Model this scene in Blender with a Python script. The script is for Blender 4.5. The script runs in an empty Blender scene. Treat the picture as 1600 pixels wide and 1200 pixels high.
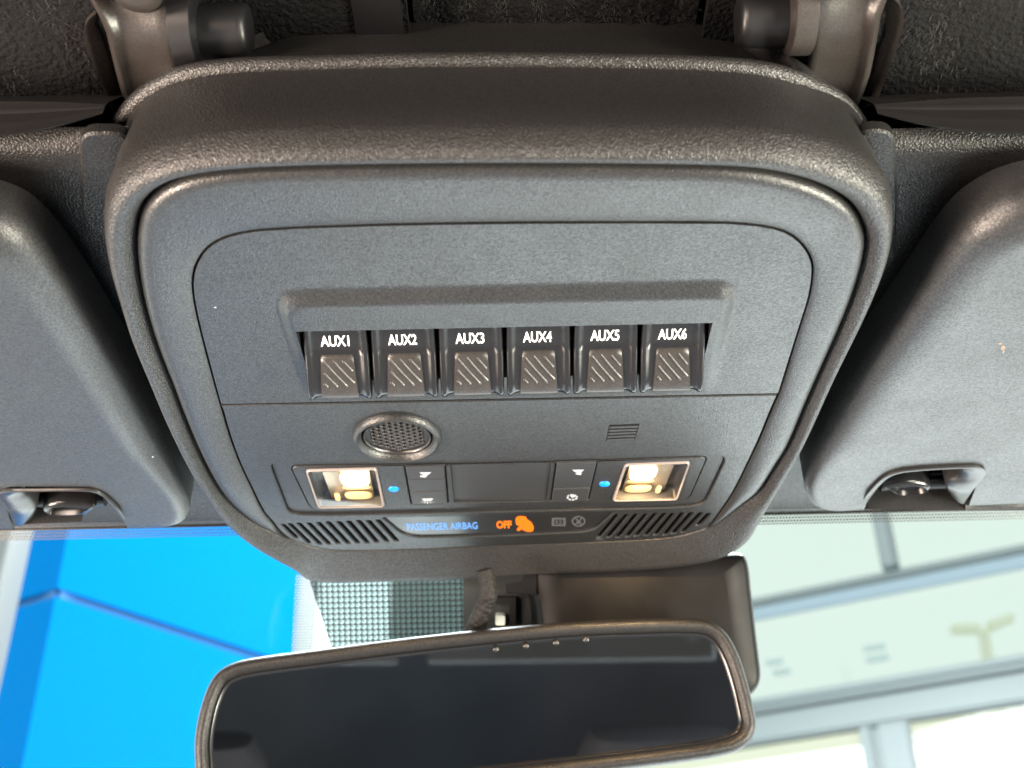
import bpy, bmesh, math, random
import numpy as np
from mathutils import Vector, Matrix

random.seed(7)
scene = bpy.context.scene
COL = scene.collection

# ------------------------------------------------------------------ camera
H = 1.75                       # height of the console face above the floor
CAM = Vector((0.0, 0.0, H - 0.233))
FPX = 1900.0                   # focal length in photograph pixels (1600 wide)
TH, RO = math.radians(32.5), math.radians(1.2)
FW = Vector((0, math.cos(TH), math.sin(TH)))
U0 = Vector((0, -math.sin(TH), math.cos(TH)))
RT = Vector((1, 0, 0)) * math.cos(RO) - U0 * math.sin(RO)
UP = U0 * math.cos(RO) + Vector((1, 0, 0)) * math.sin(RO)
cd = bpy.data.cameras.new('camera')
cd.sensor_width = 36.0
cd.lens = 36.0 * FPX / 1600.0
cd.clip_start, cd.clip_end = 0.01, 500
cd.dof.use_dof = True
cd.dof.focus_distance = 0.43
cd.dof.aperture_fstop = 14.0
cam = bpy.data.objects.new('camera', cd)
COL.objects.link(cam)
cam.matrix_world = Matrix(((RT.x, UP.x, -FW.x, CAM.x), (RT.y, UP.y, -FW.y, CAM.y), (RT.z, UP.z, -FW.z, CAM.z), (0, 0, 0, 1)))
scene.camera = cam

# ------------------------------------------------------------------ light
w = bpy.data.worlds.new('World')
scene.world = w
w.use_nodes = True
w.node_tree.nodes['Background'].inputs[0].default_value = (0.93, 1.0, 0.955, 1)
w.node_tree.nodes['Background'].inputs[1].default_value = 1.7
scene.view_settings.view_transform = 'Standard'
scene.view_settings.look = 'None'
scene.view_settings.exposure = 1.45
scene.view_settings.gamma = 1.0
try:
    scene.cycles.max_bounces = 8
    scene.cycles.transparent_max_bounces = 16
    scene.cycles.caustics_reflective = False
    scene.cycles.caustics_refractive = False
    scene.cycles.use_denoising = True
    scene.cycles.denoiser = 'OPENIMAGEDENOISE'
    scene.cycles.denoising_input_passes = 'RGB_ALBEDO_NORMAL'
    scene.cycles.denoising_prefilter = 'ACCURATE'
    scene.cycles.sample_clamp_indirect = 4.0
except Exception:
    pass

def area(name, loc, target, size, power, color, sy=None):
    l = bpy.data.lights.new(name, 'AREA')
    l.energy = power
    l.color = color
    l.shape = 'RECTANGLE'
    l.size = size
    l.size_y = sy or size
    o = bpy.data.objects.new(name, l)
    COL.objects.link(o)
    o.location = loc
    d = Vector(target) - Vector(loc)
    o.rotation_euler = d.to_track_quat('-Z', 'Y').to_euler()
    return o
# the rear side windows of the cabin, warm daylight from behind the viewer
area('rear_window_light_driver', (-0.60, -0.42, 1.47), (-0.05, 0.28, 1.76), 0.34, 4.2, (1.0, 0.78, 0.64), 0.20)
area('rear_window_light_passenger', (0.62, -0.34, 1.47), (0.08, 0.28, 1.76), 0.30, 3.4, (1.0, 0.88, 0.74), 0.20)
# the front door windows: low warm daylight from either side
area('door_window_light_driver', (-0.69, 0.12, 1.36), (0.05, 0.30, 1.74), 0.34, 7.5, (1.0, 0.78, 0.62), 0.15)
area('door_window_light_passenger', (0.69, 0.12, 1.36), (-0.05, 0.30, 1.74), 0.34, 7.0, (1.0, 0.95, 0.76), 0.15)
# daylight through the showroom glazing on the right, falling on the blue wall
area('showroom_light', (4.5, -1.5, 4.2), (-1.2, 3.0, 2.6), 2.5, 300, (1.0, 1.0, 0.98))
# added fill lamp over the unseen floor; its bounce brightens the console face
area('floor_fill_light', (0.2, 3.6, 5.2), (0.2, 3.6, 0.0), 3.5, 900, (0.90, 0.96, 1.0))

# ------------------------------------------------------------------ helpers
def ray(px, py):
    return FW + RT * ((px - 800) / FPX) + UP * ((600 - py) / FPX)
def P(px, py, z=0.0):
    """point of the roof-parallel plane z above the console face seen at a photo position"""
    d = ray(px, py)
    return CAM + d * ((H + z - CAM.z) / d.z)
def PY(px, py, y):
    d = ray(px, py)
    return CAM + d * ((y - CAM.y) / d.y)
def PD(px, py, t):
    return CAM + ray(px, py) * t
def PP(px, py, p0, n):
    d = ray(px, py)
    return CAM + d * ((p0 - CAM).dot(n) / d.dot(n))

def smooth(pts, sub=6, closed=True):
    pts = [Vector(p) for p in pts]
    n = len(pts)
    out = []
    rng = range(n) if closed else range(n - 1)
    for i in rng:
        if closed:
            a, b, c, d = pts[i - 1], pts[i], pts[(i + 1) % n], pts[(i + 2) % n]
        else:
            a, b, c, d = pts[max(i - 1, 0)], pts[i], pts[i + 1], pts[min(i + 2, n - 1)]
        # centripetal-like: scale tangents by local lengths to avoid loops
        l = (c - b).length
        t1 = (c - a) * (l / max((b - a).length + l, 1e-9))
        t2 = (d - b) * (l / max((d - c).length + l, 1e-9))
        for k in range(sub):
            t = k / sub
            t3, tt = t ** 3, t * t
            out.append(b * (2 * t3 - 3 * tt + 1) + t1 * (t3 - 2 * tt + t) + c * (-2 * t3 + 3 * tt) + t2 * (t3 - tt))
    if not closed:
        out.append(pts[-1])
    return out

def rounded(pts, r, seg=5):
    """polygon with rounded corners"""
    pts = [Vector(p) for p in pts]
    n = len(pts)
    rr = r if isinstance(r, (list, tuple)) else [r] * n
    out = []
    for i in range(n):
        a, b, c = pts[i - 1], pts[i], pts[(i + 1) % n]
        u, v = (a - b), (c - b)
        k = min(rr[i], u.length * .49, v.length * .49)
        p, q = b + u.normalized() * k, b + v.normalized() * k
        for s in range(seg + 1):
            t = s / seg
            out.append(p * (1 - t) ** 2 + b * 2 * t * (1 - t) + q * t * t)
    return out

def inset2(pts, d):
    """inset a closed outline in plan (positive = inwards), keeps z"""
    n = len(pts)
    ar = sum(pts[i].x * pts[(i + 1) % n].y - pts[(i + 1) % n].x * pts[i].y for i in range(n))
    sg = 1 if ar > 0 else -1
    out = []
    for i in range(n):
        a, b, c = pts[i - 1], pts[i], pts[(i + 1) % n]
        e1 = Vector((b.x - a.x, b.y - a.y)); e2 = Vector((c.x - b.x, c.y - b.y))
        if e1.length < 1e-9: e1 = e2
        if e2.length < 1e-9: e2 = e1
        e1 = e1.normalized(); e2 = e2.normalized()
        n1 = Vector((-e1.y, e1.x)) * sg; n2 = Vector((-e2.y, e2.x)) * sg
        m = n1 + n2
        if m.length < 1e-6: m = n1
        m = m.normalized()
        k = d / max(m.dot(n1), .5)
        out.append(Vector((b.x + m.x * k, b.y + m.y * k, b.z)))
    return out

def zz(pts, z):
    return [Vector((p.x, p.y, H + z)) for p in pts]

MATS = {}
def link(name, bm, mat, parent=None, smooth_angle=35, label=None, recalc=True):
    me = bpy.data.meshes.new(name)
    if recalc:
        bmesh.ops.recalc_face_normals(bm, faces=bm.faces[:])
    bm.to_mesh(me)
    bm.free()
    if mat:
        me.materials.append(MATS[mat])
    if smooth_angle:
        for p in me.polygons:
            p.use_smooth = True
        try:
            me.set_sharp_from_angle(angle=math.radians(smooth_angle))
        except Exception:
            pass
    return link_mesh(name, me, parent, label)

def link_mesh(name, me, parent=None, label=None):
    o = bpy.data.objects.new(name, me)
    COL.objects.link(o)
    if parent is not None:
        o.parent = parent
        o.matrix_parent_inverse = Matrix.Translation(-parent_origin(parent))
    if label:
        o['label'] = label
    return o

def parent_origin(o):
    p = Vector(o.location)
    if o.parent is not None and o.type == 'EMPTY':
        p += parent_origin(o.parent)
    return p if o.type == 'EMPTY' else Vector(o.location)

def thing(name, loc, label, cat, group=None):
    o = bpy.data.objects.new(name, None)
    o.empty_display_size = 0.02
    COL.objects.link(o)
    o.location = loc
    o['label'] = label
    o['category'] = cat
    if group:
        o['group'] = group
    return o

def structure(o):
    o['kind'] = 'structure'
    return o

def add_loft(bm, loops, closed=True, cap0=False, cap1=False):
    rows = [[bm.verts.new(p) for p in L] for L in loops]
    n = len(rows[0])
    for a, b in zip(rows[:-1], rows[1:]):
        for i in range(n if closed else n - 1):
            j = (i + 1) % n
            try:
                bm.faces.new((a[i], a[j], b[j], b[i]))
            except ValueError:
                pass
    if cap0:
        bm.faces.new(rows[0])
    if cap1:
        bm.faces.new(list(reversed(rows[-1])))
    return rows

def add_box(bm, c, s, rot=None):
    m = Matrix.Translation(c)
    if rot is not None:
        m = m @ rot.to_4x4()
    return bmesh.ops.create_cube(bm, size=1.0, matrix=m @ Matrix.Diagonal((s[0], s[1], s[2], 1)))

def add_tube(bm, pts, r, seg=10, caps=True):
    pts = [Vector(p) for p in pts]
    rr = r if isinstance(r, (list, tuple)) else [r] * len(pts)
    loops = []
    prev = None
    for i, p in enumerate(pts):
        t = (pts[min(i + 1, len(pts) - 1)] - pts[max(i - 1, 0)]).normalized()
        if prev is None:
            a = t.orthogonal().normalized()
        else:
            a = (prev - t * prev.dot(t)).normalized()
        prev = a
        b = t.cross(a)
        loops.append([p + (a * math.cos(2 * math.pi * k / seg) + b * math.sin(2 * math.pi * k / seg)) * rr[i] for k in range(seg)])
    add_loft(bm, loops, True, caps, caps)

def plate(bm, outline, z, thick, bev=.0005, holes=(), hole_bev=None, hole_depth=None):
    """downward-facing plate (front face at z, body rising above it) with bevelled rim and real holes"""
    hole_bev = bev if hole_bev is None else hole_bev
    fr = []
    def ring(L):
        vs = [bm.verts.new(p) for p in L]
        es = []
        for i in range(len(vs)):
            es.append(bm.edges.new((vs[i], vs[(i + 1) % len(vs)])))
        return vs, es
    edges = []
    vo, eo = ring(zz(inset2(outline, bev), z))
    edges += eo
    add = [(vo, outline, bev, thick)]
    for h in holes:
        vh, eh = ring(zz(inset2(h, -hole_bev), z))
        edges += eh
        add.append((vh, h, hole_bev, hole_depth or thick))
    bmesh.ops.triangle_fill(bm, use_beauty=True, use_dissolve=False, edges=edges, normal=Vector((0, 0, -1)))
    for vs, L, b, th in add:
        n = len(vs)
        m1 = [bm.verts.new(p) for p in zz(L, z + b)]
        m2 = [bm.verts.new(p) for p in zz(L, z + th)]
        for i in range(n):
            j = (i + 1) % n
            bm.faces.new((vs[i], vs[j], m1[j], m1[i]))
            bm.faces.new((m1[i], m1[j], m2[j], m2[i]))

def flat(bm, outline, z):
    bm.faces.new([bm.verts.new(p) for p in zz(outline, z)])

# ------------------------------------------------------------------ materials
def mat(name, base, rough=.5, spec=.5, metal=0.0, bump=None, bump2=None, emis=None, estr=0, coat=0, var=0.0, varscale=40, rvar=0.0, alpha=None, specks=0.0, grain=0.0, gscale=1250):
    m = bpy.data.materials.new(name)
    m.use_nodes = True
    nt = m.node_tree
    b = nt.nodes['Principled BSDF']
    b.inputs['Base Color'].default_value = (*base, 1)
    b.inputs['Roughness'].default_value = rough
    b.inputs['Specular IOR Level'].default_value = spec
    b.inputs['Metallic'].default_value = metal
    b.inputs['Coat Weight'].default_value = coat
    if emis:
        b.inputs['Emission Color'].default_value = (*emis, 1)
        b.inputs['Emission Strength'].default_value = estr
    tc = nt.nodes.new('ShaderNodeTexCoord')
    colsock = None
    if var or specks:
        nz = nt.nodes.new('ShaderNodeTexNoise')
        nz.inputs['Scale'].default_value = varscale
        nz.inputs['Detail'].default_value = 5
        nt.links.new(tc.outputs['Object'], nz.inputs['Vector'])
        mx = nt.nodes.new('ShaderNodeMix'); mx.data_type = 'RGBA'
        lo = tuple(c * (1 - var) for c in base); hi = tuple(c * (1 + var) for c in base)
        mx.inputs[6].default_value = (*lo, 1); mx.inputs[7].default_value = (*hi, 1)
        nt.links.new(nz.outputs['Fac'], mx.inputs[0])
        colsock = mx.outputs[2]
        if specks:
            vo = nt.nodes.new('ShaderNodeTexVoronoi')
            vo.inputs['Scale'].default_value = 85
            vo.inputs['Randomness'].default_value = 1
            nt.links.new(tc.outputs['Object'], vo.inputs['Vector'])
            th = nt.nodes.new('ShaderNodeMath'); th.operation = 'LESS_THAN'
            th.inputs[1].default_value = 0.028
            nt.links.new(vo.outputs['Distance'], th.inputs[0])
            sep = nt.nodes.new('ShaderNodeSeparateColor')
            nt.links.new(vo.outputs['Color'], sep.inputs[0])
            g = nt.nodes.new('ShaderNodeMath'); g.operation = 'GREATER_THAN'; g.inputs[1].default_value = 1 - specks
            nt.links.new(sep.outputs[0], g.inputs[0])
            mu = nt.nodes.new('ShaderNodeMath'); mu.operation = 'MULTIPLY'
            nt.links.new(th.outputs[0], mu.inputs[0]); nt.links.new(g.outputs[0], mu.inputs[1])
            m2 = nt.nodes.new('ShaderNodeMix'); m2.data_type = 'RGBA'
            m2.inputs[7].default_value = (.55, .53, .48, 1)
            nt.links.new(mu.outputs[0], m2.inputs[0]); nt.links.new(colsock, m2.inputs[6])
            colsock = m2.outputs[2]
        nt.links.new(colsock, b.inputs['Base Color'])
    if rvar:
        nr = nt.nodes.new('ShaderNodeTexNoise'); nr.inputs['Scale'].default_value = 55; nr.inputs['Detail'].default_value = 6
        nt.links.new(tc.outputs['Object'], nr.inputs['Vector'])
        mr = nt.nodes.new('ShaderNodeMapRange')
        mr.inputs[1].default_value = .3; mr.inputs[2].default_value = .7
        mr.inputs[3].default_value = rough - rvar; mr.inputs[4].default_value = rough + rvar
        nt.links.new(nr.outputs['Fac'], mr.inputs[0]); nt.links.new(mr.outputs[0], b.inputs['Roughness'])
    if grain:      # moulded grain: the gloss differs from grain to grain
        ng = nt.nodes.new('ShaderNodeTexNoise'); ng.inputs['Scale'].default_value = gscale; ng.inputs['Detail'].default_value = 2
        nt.links.new(tc.outputs['Object'], ng.inputs['Vector'])
        mg = nt.nodes.new('ShaderNodeMapRange')
        mg.inputs[1].default_value = .32; mg.inputs[2].default_value = .68
        mg.inputs[3].default_value = spec * (1 - grain); mg.inputs[4].default_value = spec * (1 + grain)
        nt.links.new(ng.outputs['Fac'], mg.inputs[0]); nt.links.new(mg.outputs[0], b.inputs['Specular IOR Level'])
    last = None
    for bp in (bump, bump2):
        if not bp:
            continue
        kind, sc, st, dist = bp
        if kind == 'pebble':
            t = nt.nodes.new('ShaderNodeTexVoronoi'); t.feature = 'SMOOTH_F1'
            t.inputs['Smoothness'].default_value = .6
            sock = t.outputs['Distance']
        else:
            t = nt.nodes.new('ShaderNodeTexNoise'); t.inputs['Detail'].default_value = 3
            sock = t.outputs['Fac']
        t.inputs['Scale'].default_value = sc
        nt.links.new(tc.outputs['Object'], t.inputs['Vector'])
        bn = nt.nodes.new('ShaderNodeBump')
        bn.inputs['Strength'].default_value = st
        bn.inputs['Distance'].default_value = dist
        nt.links.new(sock, bn.inputs['Height'])
        if last:
            nt.links.new(last.outputs[0], bn.inputs['Normal'])
        last = bn
    if last:
        nt.links.new(last.outputs[0], b.inputs['Normal'])
    MATS[name] = m
    return m

mat('pebble_plastic', (.016, .0150, .0146), .43, .5, bump=('pebble', 1750, .9, .0003), bump2=('noise', 2200, .35, .00012), var=.12, varscale=300, specks=.05, grain=0.5)
mat('frame_plastic', (.014, .0138, .0138), .37, .5, bump=('pebble', 2000, .55, .00018), bump2=('noise', 2600, .35, .0001), var=.12, varscale=400, specks=.06, rvar=.03, grain=0.36)
mat('panel_plastic', (.012, .0122, .0125), .38, .5, bump=('pebble', 2200, .5, .00016), bump2=('noise', 3000, .3, .00008), var=.12, varscale=500, specks=.22, rvar=.04, grain=0.36)
mat('front_plastic', (.022, .020, .022), .62, .4, bump=('noise', 2400, .3, .0001), var=.1, varscale=300, grain=0.3)
mat('switch_plastic', (.008, .008, .009), .22, .42, bump=('noise', 900, .08, .00008), rvar=.05)
mat('pad_plastic', (.024, .0215, .020), .38, .5, bump=('noise', 3000, .3, .0001), var=.2, varscale=260, rvar=.06, grain=0.3)
mat('black_gap', (.004, .004, .005), .8, .1)
mat('key_plastic', (.018, .018, .019), .42, .5, bump=('noise', 2600, .2, .00008), rvar=.04)
mat('print_white', (.82, .83, .84), .5, .3)
mat('print_icon', (.34, .355, .37), .5, .3)
mat('print_blue', (.06, .18, .45), .5, .3, emis=(.16, .42, 1.0), estr=.13)
mat('print_grey', (.055, .053, .055), .5, .3)
mat('lit_orange', (.3, .05, .002), .5, .3, emis=(1.0, .19, .004), estr=.36)
mat('lit_blue', (.0, .12, .45), .35, .5, emis=(.0, .28, .85), estr=.33)
mat('smoke_panel', (.012, .012, .013), .30, .5, rvar=.04)
mat('visor_vinyl', (.017, .017, .0175), .40, .5, bump=('noise', 2000, .5, .00016), bump2=('pebble', 2000, .35, .00014), var=.15, varscale=300, specks=.22, rvar=.04, grain=0.36)
mat('trim_plastic', (.016, .015, .015), .32, .5, bump=('noise', 1800, .15, .0001), rvar=.05)
mat('header_plastic', (.010, .0095, .0092), .46, .32, bump=('pebble', 1500, .8, .00028), var=.1, varscale=200, grain=0.5)
mat('latch_plastic', (.026, .022, .020), .38, .5, bump=('noise', 1500, .35, .00014), var=.2, varscale=60, rvar=.08, grain=0.3)
mat('latch_dark', (.007, .007, .008), .4, .5, bump=('noise', 1500, .2, .0001))
mat('felt', (.006, .006, .0065), .95, .15, bump=('noise', 500, 1.0, .002), var=.5, varscale=120)
mat('felt_fibre', (.020, .0195, .020), .75, .3, var=.6, varscale=300)
mat('mirror_frame', (.013, .0122, .0120), .40, .32, bump=('noise', 2600, .6, .00022), var=.15, varscale=200, grain=0.5)
mat('mirror_glass', (.42, .44, .47), .02, .5, metal=1.0)
mat('sensor_plastic', (.006, .0055, .0055), .38, .13, bump=('noise', 1500, .12, .0001), var=.2, varscale=40, rvar=.08)
mat('cable_weave', (.005, .0046, .0046), .7, .3, bump=('pebble', 420, 1.0, .0012))
mat('reflector', (.42, .36, .28), .3, .5, metal=.6)
mat('lamp_housing', (.030, .032, .036), .3, .5)
mat('bulb_lit', (1, .85, .55), .3, .5, emis=(1.0, .76, .38), estr=5.0)
mat('bulb_dim', (.6, .42, .2), .3, .5, emis=(1.0, .60, .20), estr=.22)
mat('lens_edge', (.20, .17, .16), .22, .6)
mat('bracket_plastic', (.024, .028, .028), .5, .4, bump=('noise', 800, .15, .0002))
mat('clip_white', (.55, .62, .58), .4, .5)
mat('blue_wall', (.0005, .066, .20), .95, .0, var=.04, varscale=.8)
mat('blue_seam', (.0, .048, .155), .6, .3)
mat('white_column', (.046, .050, .052), .5, .4, var=.05, varscale=2)
mat('storefront_metal', (.058, .071, .075), .45, .5, var=.06, varscale=1.5)
mat('cream_reveal', (.62, .60, .48), .6, .3)
mat('lamp_metal', (.90, .89, .72), .5, .3)
mat('soffit', (.085, .112, .135), .5, .3)
mat('vent_grey', (.80, .88, .92), .6, .2)
mat('floor_tile', (.74, .75, .75), .3, .5, var=.08, varscale=1.2)
mat('cabin_lining', (.13, .135, .15), .8, .2, var=.3, varscale=6)
mat('seat_cloth', (.05, .05, .055), .8, .2, bump=('noise', 300, .3, .001))
mat('red_paint', (.30, .01, .015), .4, .5)
mat('steel', (.30, .28, .26), .35, .5, metal=1.0, rvar=.08)

def clear(name, tint, gloss, rough=.01):
    m = bpy.data.materials.new(name); m.use_nodes = True
    nt = m.node_tree; nt.nodes.clear()
    o = nt.nodes.new('ShaderNodeOutputMaterial'); mx = nt.nodes.new('ShaderNodeMixShader')
    t = nt.nodes.new('ShaderNodeBsdfTransparent'); t.inputs[0].default_value = (*tint, 1)
    g = nt.nodes.new('ShaderNodeBsdfGlossy'); g.inputs['Roughness'].default_value = rough
    lw = nt.nodes.new('ShaderNodeLayerWeight'); lw.inputs[0].default_value = .5
    pw = nt.nodes.new('ShaderNodeMath'); pw.operation = 'POWER'; pw.inputs[1].default_value = 5
    mu = nt.nodes.new('ShaderNodeMath'); mu.operation = 'MULTIPLY_ADD'; mu.inputs[1].default_value = .95 * gloss; mu.inputs[2].default_value = .045 * gloss
    nt.links.new(lw.outputs['Facing'], pw.inputs[0]); nt.links.new(pw.outputs[0], mu.inputs[0]); nt.links.new(mu.outputs[0], mx.inputs[0])
    nt.links.new(t.outputs[0], mx.inputs[1]); nt.links.new(g.outputs[0], mx.inputs[2]); nt.links.new(mx.outputs[0], o.inputs[0])
    MATS[name] = m
    return m
clear('windshield_glass', (.93, .97, .96), .25)
clear('lens_clear', (.97, .96, .94), 1.0, .04)
clear('store_glass', (.180, .196, .188), .3)

def frit(name, pitch, r0, ink, inside_ink, aspect=1.0, tint=(1, 1, 1)):
    """ceramic ink printed on the glass: dots in UV metres. inside_ink True = ink dots on clear glass, False = clear dots in ink, light crescents painted in"""
    m = bpy.data.materials.new(name); m.use_nodes = True
    nt = m.node_tree; nt.nodes.clear()
    N = nt.nodes.new
    o = N('ShaderNodeOutputMaterial'); mx = N('ShaderNodeMixShader')
    t = N('ShaderNodeBsdfTransparent'); t.inputs[0].default_value = (*tint, 1)
    d = N('ShaderNodeBsdfPrincipled'); d.inputs['Base Color'].default_value = (*ink, 1); d.inputs['Roughness'].default_value = .35
    uv = N('ShaderNodeUVMap'); uv.uv_map = 'UVMap'
    sc = N('ShaderNodeVectorMath'); sc.operation = 'SCALE'; sc.inputs['Scale'].default_value = 1 / pitch
    nt.links.new(uv.outputs[0], sc.inputs[0])
    sep = N('ShaderNodeSeparateXYZ'); nt.links.new(sc.outputs[0], sep.inputs[0])
    def mth(op, a, b=None):
        n = N('ShaderNodeMath'); n.operation = op
        for i, v in enumerate((a, b)):
            if v is None: continue
            if isinstance(v, (int, float)): n.inputs[i].default_value = v
            else: nt.links.new(v, n.inputs[i])
        return n.outputs[0]
    row = mth('FLOOR', sep.outputs[1])
    sh = mth('MULTIPLY', mth('MODULO', mth('ABSOLUTE', row), 2.0), .5) if inside_ink else 0.0
    fx = mth('SUBTRACT', mth('FRACT', mth('ADD', sep.outputs[0], sh)), .5)
    fy = mth('SUBTRACT', mth('FRACT', sep.outputs[1]), .5)
    dist = mth('SQRT', mth('ADD', mth('MULTIPLY', fx, fx), mth('MULTIPLY', fy, fy)))
    if inside_ink:
        fac = mth('LESS_THAN', dist, r0)
        nt.links.new(fac, mx.inputs[0])
    else:
        fx2 = mth('ADD', fx, .13); fy2 = mth('ADD', fy, .11)
        d2 = mth('SQRT', mth('ADD', mth('MULTIPLY', fx2, fx2), mth('MULTIPLY', fy2, fy2)))
        out1 = mth('GREATER_THAN', dist, r0)
        core = mth('MULTIPLY', mth('LESS_THAN', d2, r0 * .72), .55)  # offset ink disc paints a light crescent into each clear dot
        nt.links.new(mth('MAXIMUM', mth('MULTIPLY', out1, .93), core), mx.inputs[0])
    nt.links.new(t.outputs[0], mx.inputs[1]); nt.links.new(d.outputs[0], mx.inputs[2]); nt.links.new(mx.outputs[0], o.inputs[0])
    MATS[name] = m
    return m

# ------------------------------------------------------------------ traced outlines of the console (photo positions on its face)
def sst(a, b, v):
    t = min(max((v - a) / (b - a), 0), 1)
    return t * t * (3 - 2 * t)
B_PX = [(785,223),(1000,223),(1150,225),(1230,230),(1300,246),(1350,267),(1383,292),(1397,322),(1401,350),(1396,392),(1380,440),(1355,495),(1310,585),(1270,672),(1238,742),(1216,790),(1207,806),(1194,830),(1172,862),(1120,885),(1000,900),(785,907),(700,915),(600,918),(487,918),(455,897),(405,872),(370,852),(347,835),(332,817),(317,790),(305,770),(285,725),(255,660),(225,590),(200,530),(180,467),(165,417),(158,375),(158,340),(165,310),(185,282),(225,257),(300,238),(400,228),(600,224)]
G_PX = [(785,257),(1000,259),(1150,264),(1230,277),(1290,298),(1330,325),(1350,360),(1353,385),(1344,428),(1329,473),(1308,524),(1284,577),(1260,631),(1232,695),(1210,732),(1190,766),(1178,780),(1150,802),(1132,816),(1112,829),(1050,847),(900,856),(785,860),(650,866),(530,868),(492,863),(462,853),(442,845),(405,830),(380,812),(360,792),(342,767),(325,735),(305,692),(280,632),(270,605),(250,555),(232,502),(220,452),(213,397),(214,360),(224,325),(250,298),(295,278),(370,267),(500,261),(650,258)]
S_PX = [(785,349),(1000,348),(1110,348),(1180,352),(1225,362),(1252,381),(1268,408),(1269,435),(1263,468),(1249,513),(1233,564),(1216,617),(1206,640),(1186,688),(1168,726),(1150,762),(1134,788),(1121,806),(1108,822),(1086,834),(1050,842),(900,851),(785,856),(650,861),(530,862),(505,860),(480,855),(455,844),(437,830),(425,815),(412,800),(395,767),(375,725),(360,685),(345,634),(322,550),(310,502),(302,460),(302,430),(310,407),(325,387),(350,372),(390,362),(450,357),(600,352)]
def b_z(py):
    return -.008 * sst(690, 850, py)
CB = smooth([P(x, y, b_z(y)) for x, y in B_PX])
CG = smooth([P(x, y, b_z(y) * .3) for x, y in G_PX])
CS = smooth([P(x, y) for x, y in S_PX])
LIP_PX = [(172,300),(176,255),(180,222),(190,193),(212,165),(245,138),(295,117),(370,107),(480,103),(640,99),(800,98),(960,100),(1100,104),(1190,112),(1245,127),(1292,148),(1325,172),(1347,200),(1358,230),(1378,270)]
ZL = .045
CL = smooth([P(x, y, ZL) for x, y in LIP_PX], 6, False)
CC = P(785, 520)
NA = 400
ANG = np.linspace(-math.pi, math.pi, NA, endpoint=False)
def polar(L):
    a = np.array([math.atan2(p.x - CC.x, -(p.y - CC.y)) for p in L])   # 0 = towards the rear
    r = np.array([math.hypot(p.x - CC.x, p.y - CC.y) for p in L])
    i = np.argsort(a)
    return np.interp(ANG, a[i], r[i], period=2 * math.pi)
RB, RG, RS = polar(CB), polar(CG), polar(CS)
def at(phi, r, z):
    return Vector((CC.x + math.sin(phi) * r, CC.y - math.cos(phi) * r, H + z))
_la = np.array([math.atan2(p.x - CC.x, -(p.y - CC.y)) for p in CL])
_lr = np.array([math.hypot(p.x - CC.x, p.y - CC.y) for p in CL])
_i = np.argsort(_la)
RL = np.interp(ANG, _la[_i], _lr[_i])
LO, HI = _la.min(), _la.max()
def blend_lip(k):
    """1 on the rear wall, 0 round the sides and front"""
    p = ANG[k]
    return sst(LO, LO + .5, p) * (1 - sst(HI - .5, HI, p))
RA = np.array([RB[k] * .985 * (1 - blend_lip(k)) + RL[k] * blend_lip(k) for k in range(NA)])
WF = np.array([sst(.43, .50, at(ANG[k], RG[k], 0).y) for k in range(NA)])

console = thing('overhead_console', (CC.x, CC.y, H + .045), 'black plastic overhead console with six AUX switches and two lit map lamps', 'console')

# outer shell: rear wall, rounded rim and groove
bm = bmesh.new()
loops = []
for f, z in ((0, ZL), (.35, .032), (.7, .018)):
    loops.append([at(ANG[k], RA[k] * (1 - f) + (RB[k] + .0) * f, z - .008 * WF[k] * f) for k in range(NA)])
prof = [(0, .0075), (.03, .0045), (.08, .0020), (.16, -.0004), (.27, -.0021), (.40, -.0029), (.55, -.0028), (.70, -.0018), (.83, -.0003), (.92, .0012), (.97, .0026), (1.0, .0045)]
for s, z in prof:
    L = []
    for k in range(NA):
        wf = WF[k]
        r = RB[k] * (1 - s) + (RG[k]) * s
        zf = -.008 * (1 - s) - .0005 * s + (.010 * max(0, .1 - s) / .1)
        L.append(at(ANG[k], r, z * (1 - wf) + zf * wf))
    loops.append(L)
add_loft(bm, loops)
link('shell', bm, 'pebble_plastic', console, 60)

# inner frame standing inside the groove
bm = bmesh.new()
loops = []
for d, z in ((0, .0045), (.0002, .0016), (.0008, -.0002), (.0018, -.0012), (.0032, -.0017), (.0052, -.0018)):
    L = []
    for k in range(NA):
        gap = RG[k] - RS[k]
        L.append(at(ANG[k], RG[k] - min(d, gap * .5 * d / .0052), z * (1 - WF[k] * .7)))
    loops.append(L)
for f, z in ((.4, -.0014), (.75, -.0007), (.93, -.0002)):
    L = []
    for k in range(NA):
        gap = RG[k] - RS[k]
        r0 = RG[k] - min(.0052, gap * .5)
        r1 = RS[k] + .0005
        L.append(at(ANG[k], r0 * (1 - f) + r1 * f, z * (1 - WF[k] * .5)))
    loops.append(L)
loops.append([at(ANG[k], RS[k] + .0004, .0003) for k in range(NA)])
loops.append([at(ANG[k], RS[k] + .0004, .0125) for k in range(NA)])
add_loft(bm, loops)
link('inner_frame', bm, 'frame_plastic', console, 50)

# dark backing behind every gap and slot
bm = bmesh.new()
flat(bm, [at(ANG[k], RS[k] + .003, .0) for k in range(0, NA, 2)], .0125)
link('backing', bm, 'black_gap', console, 0)

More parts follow.
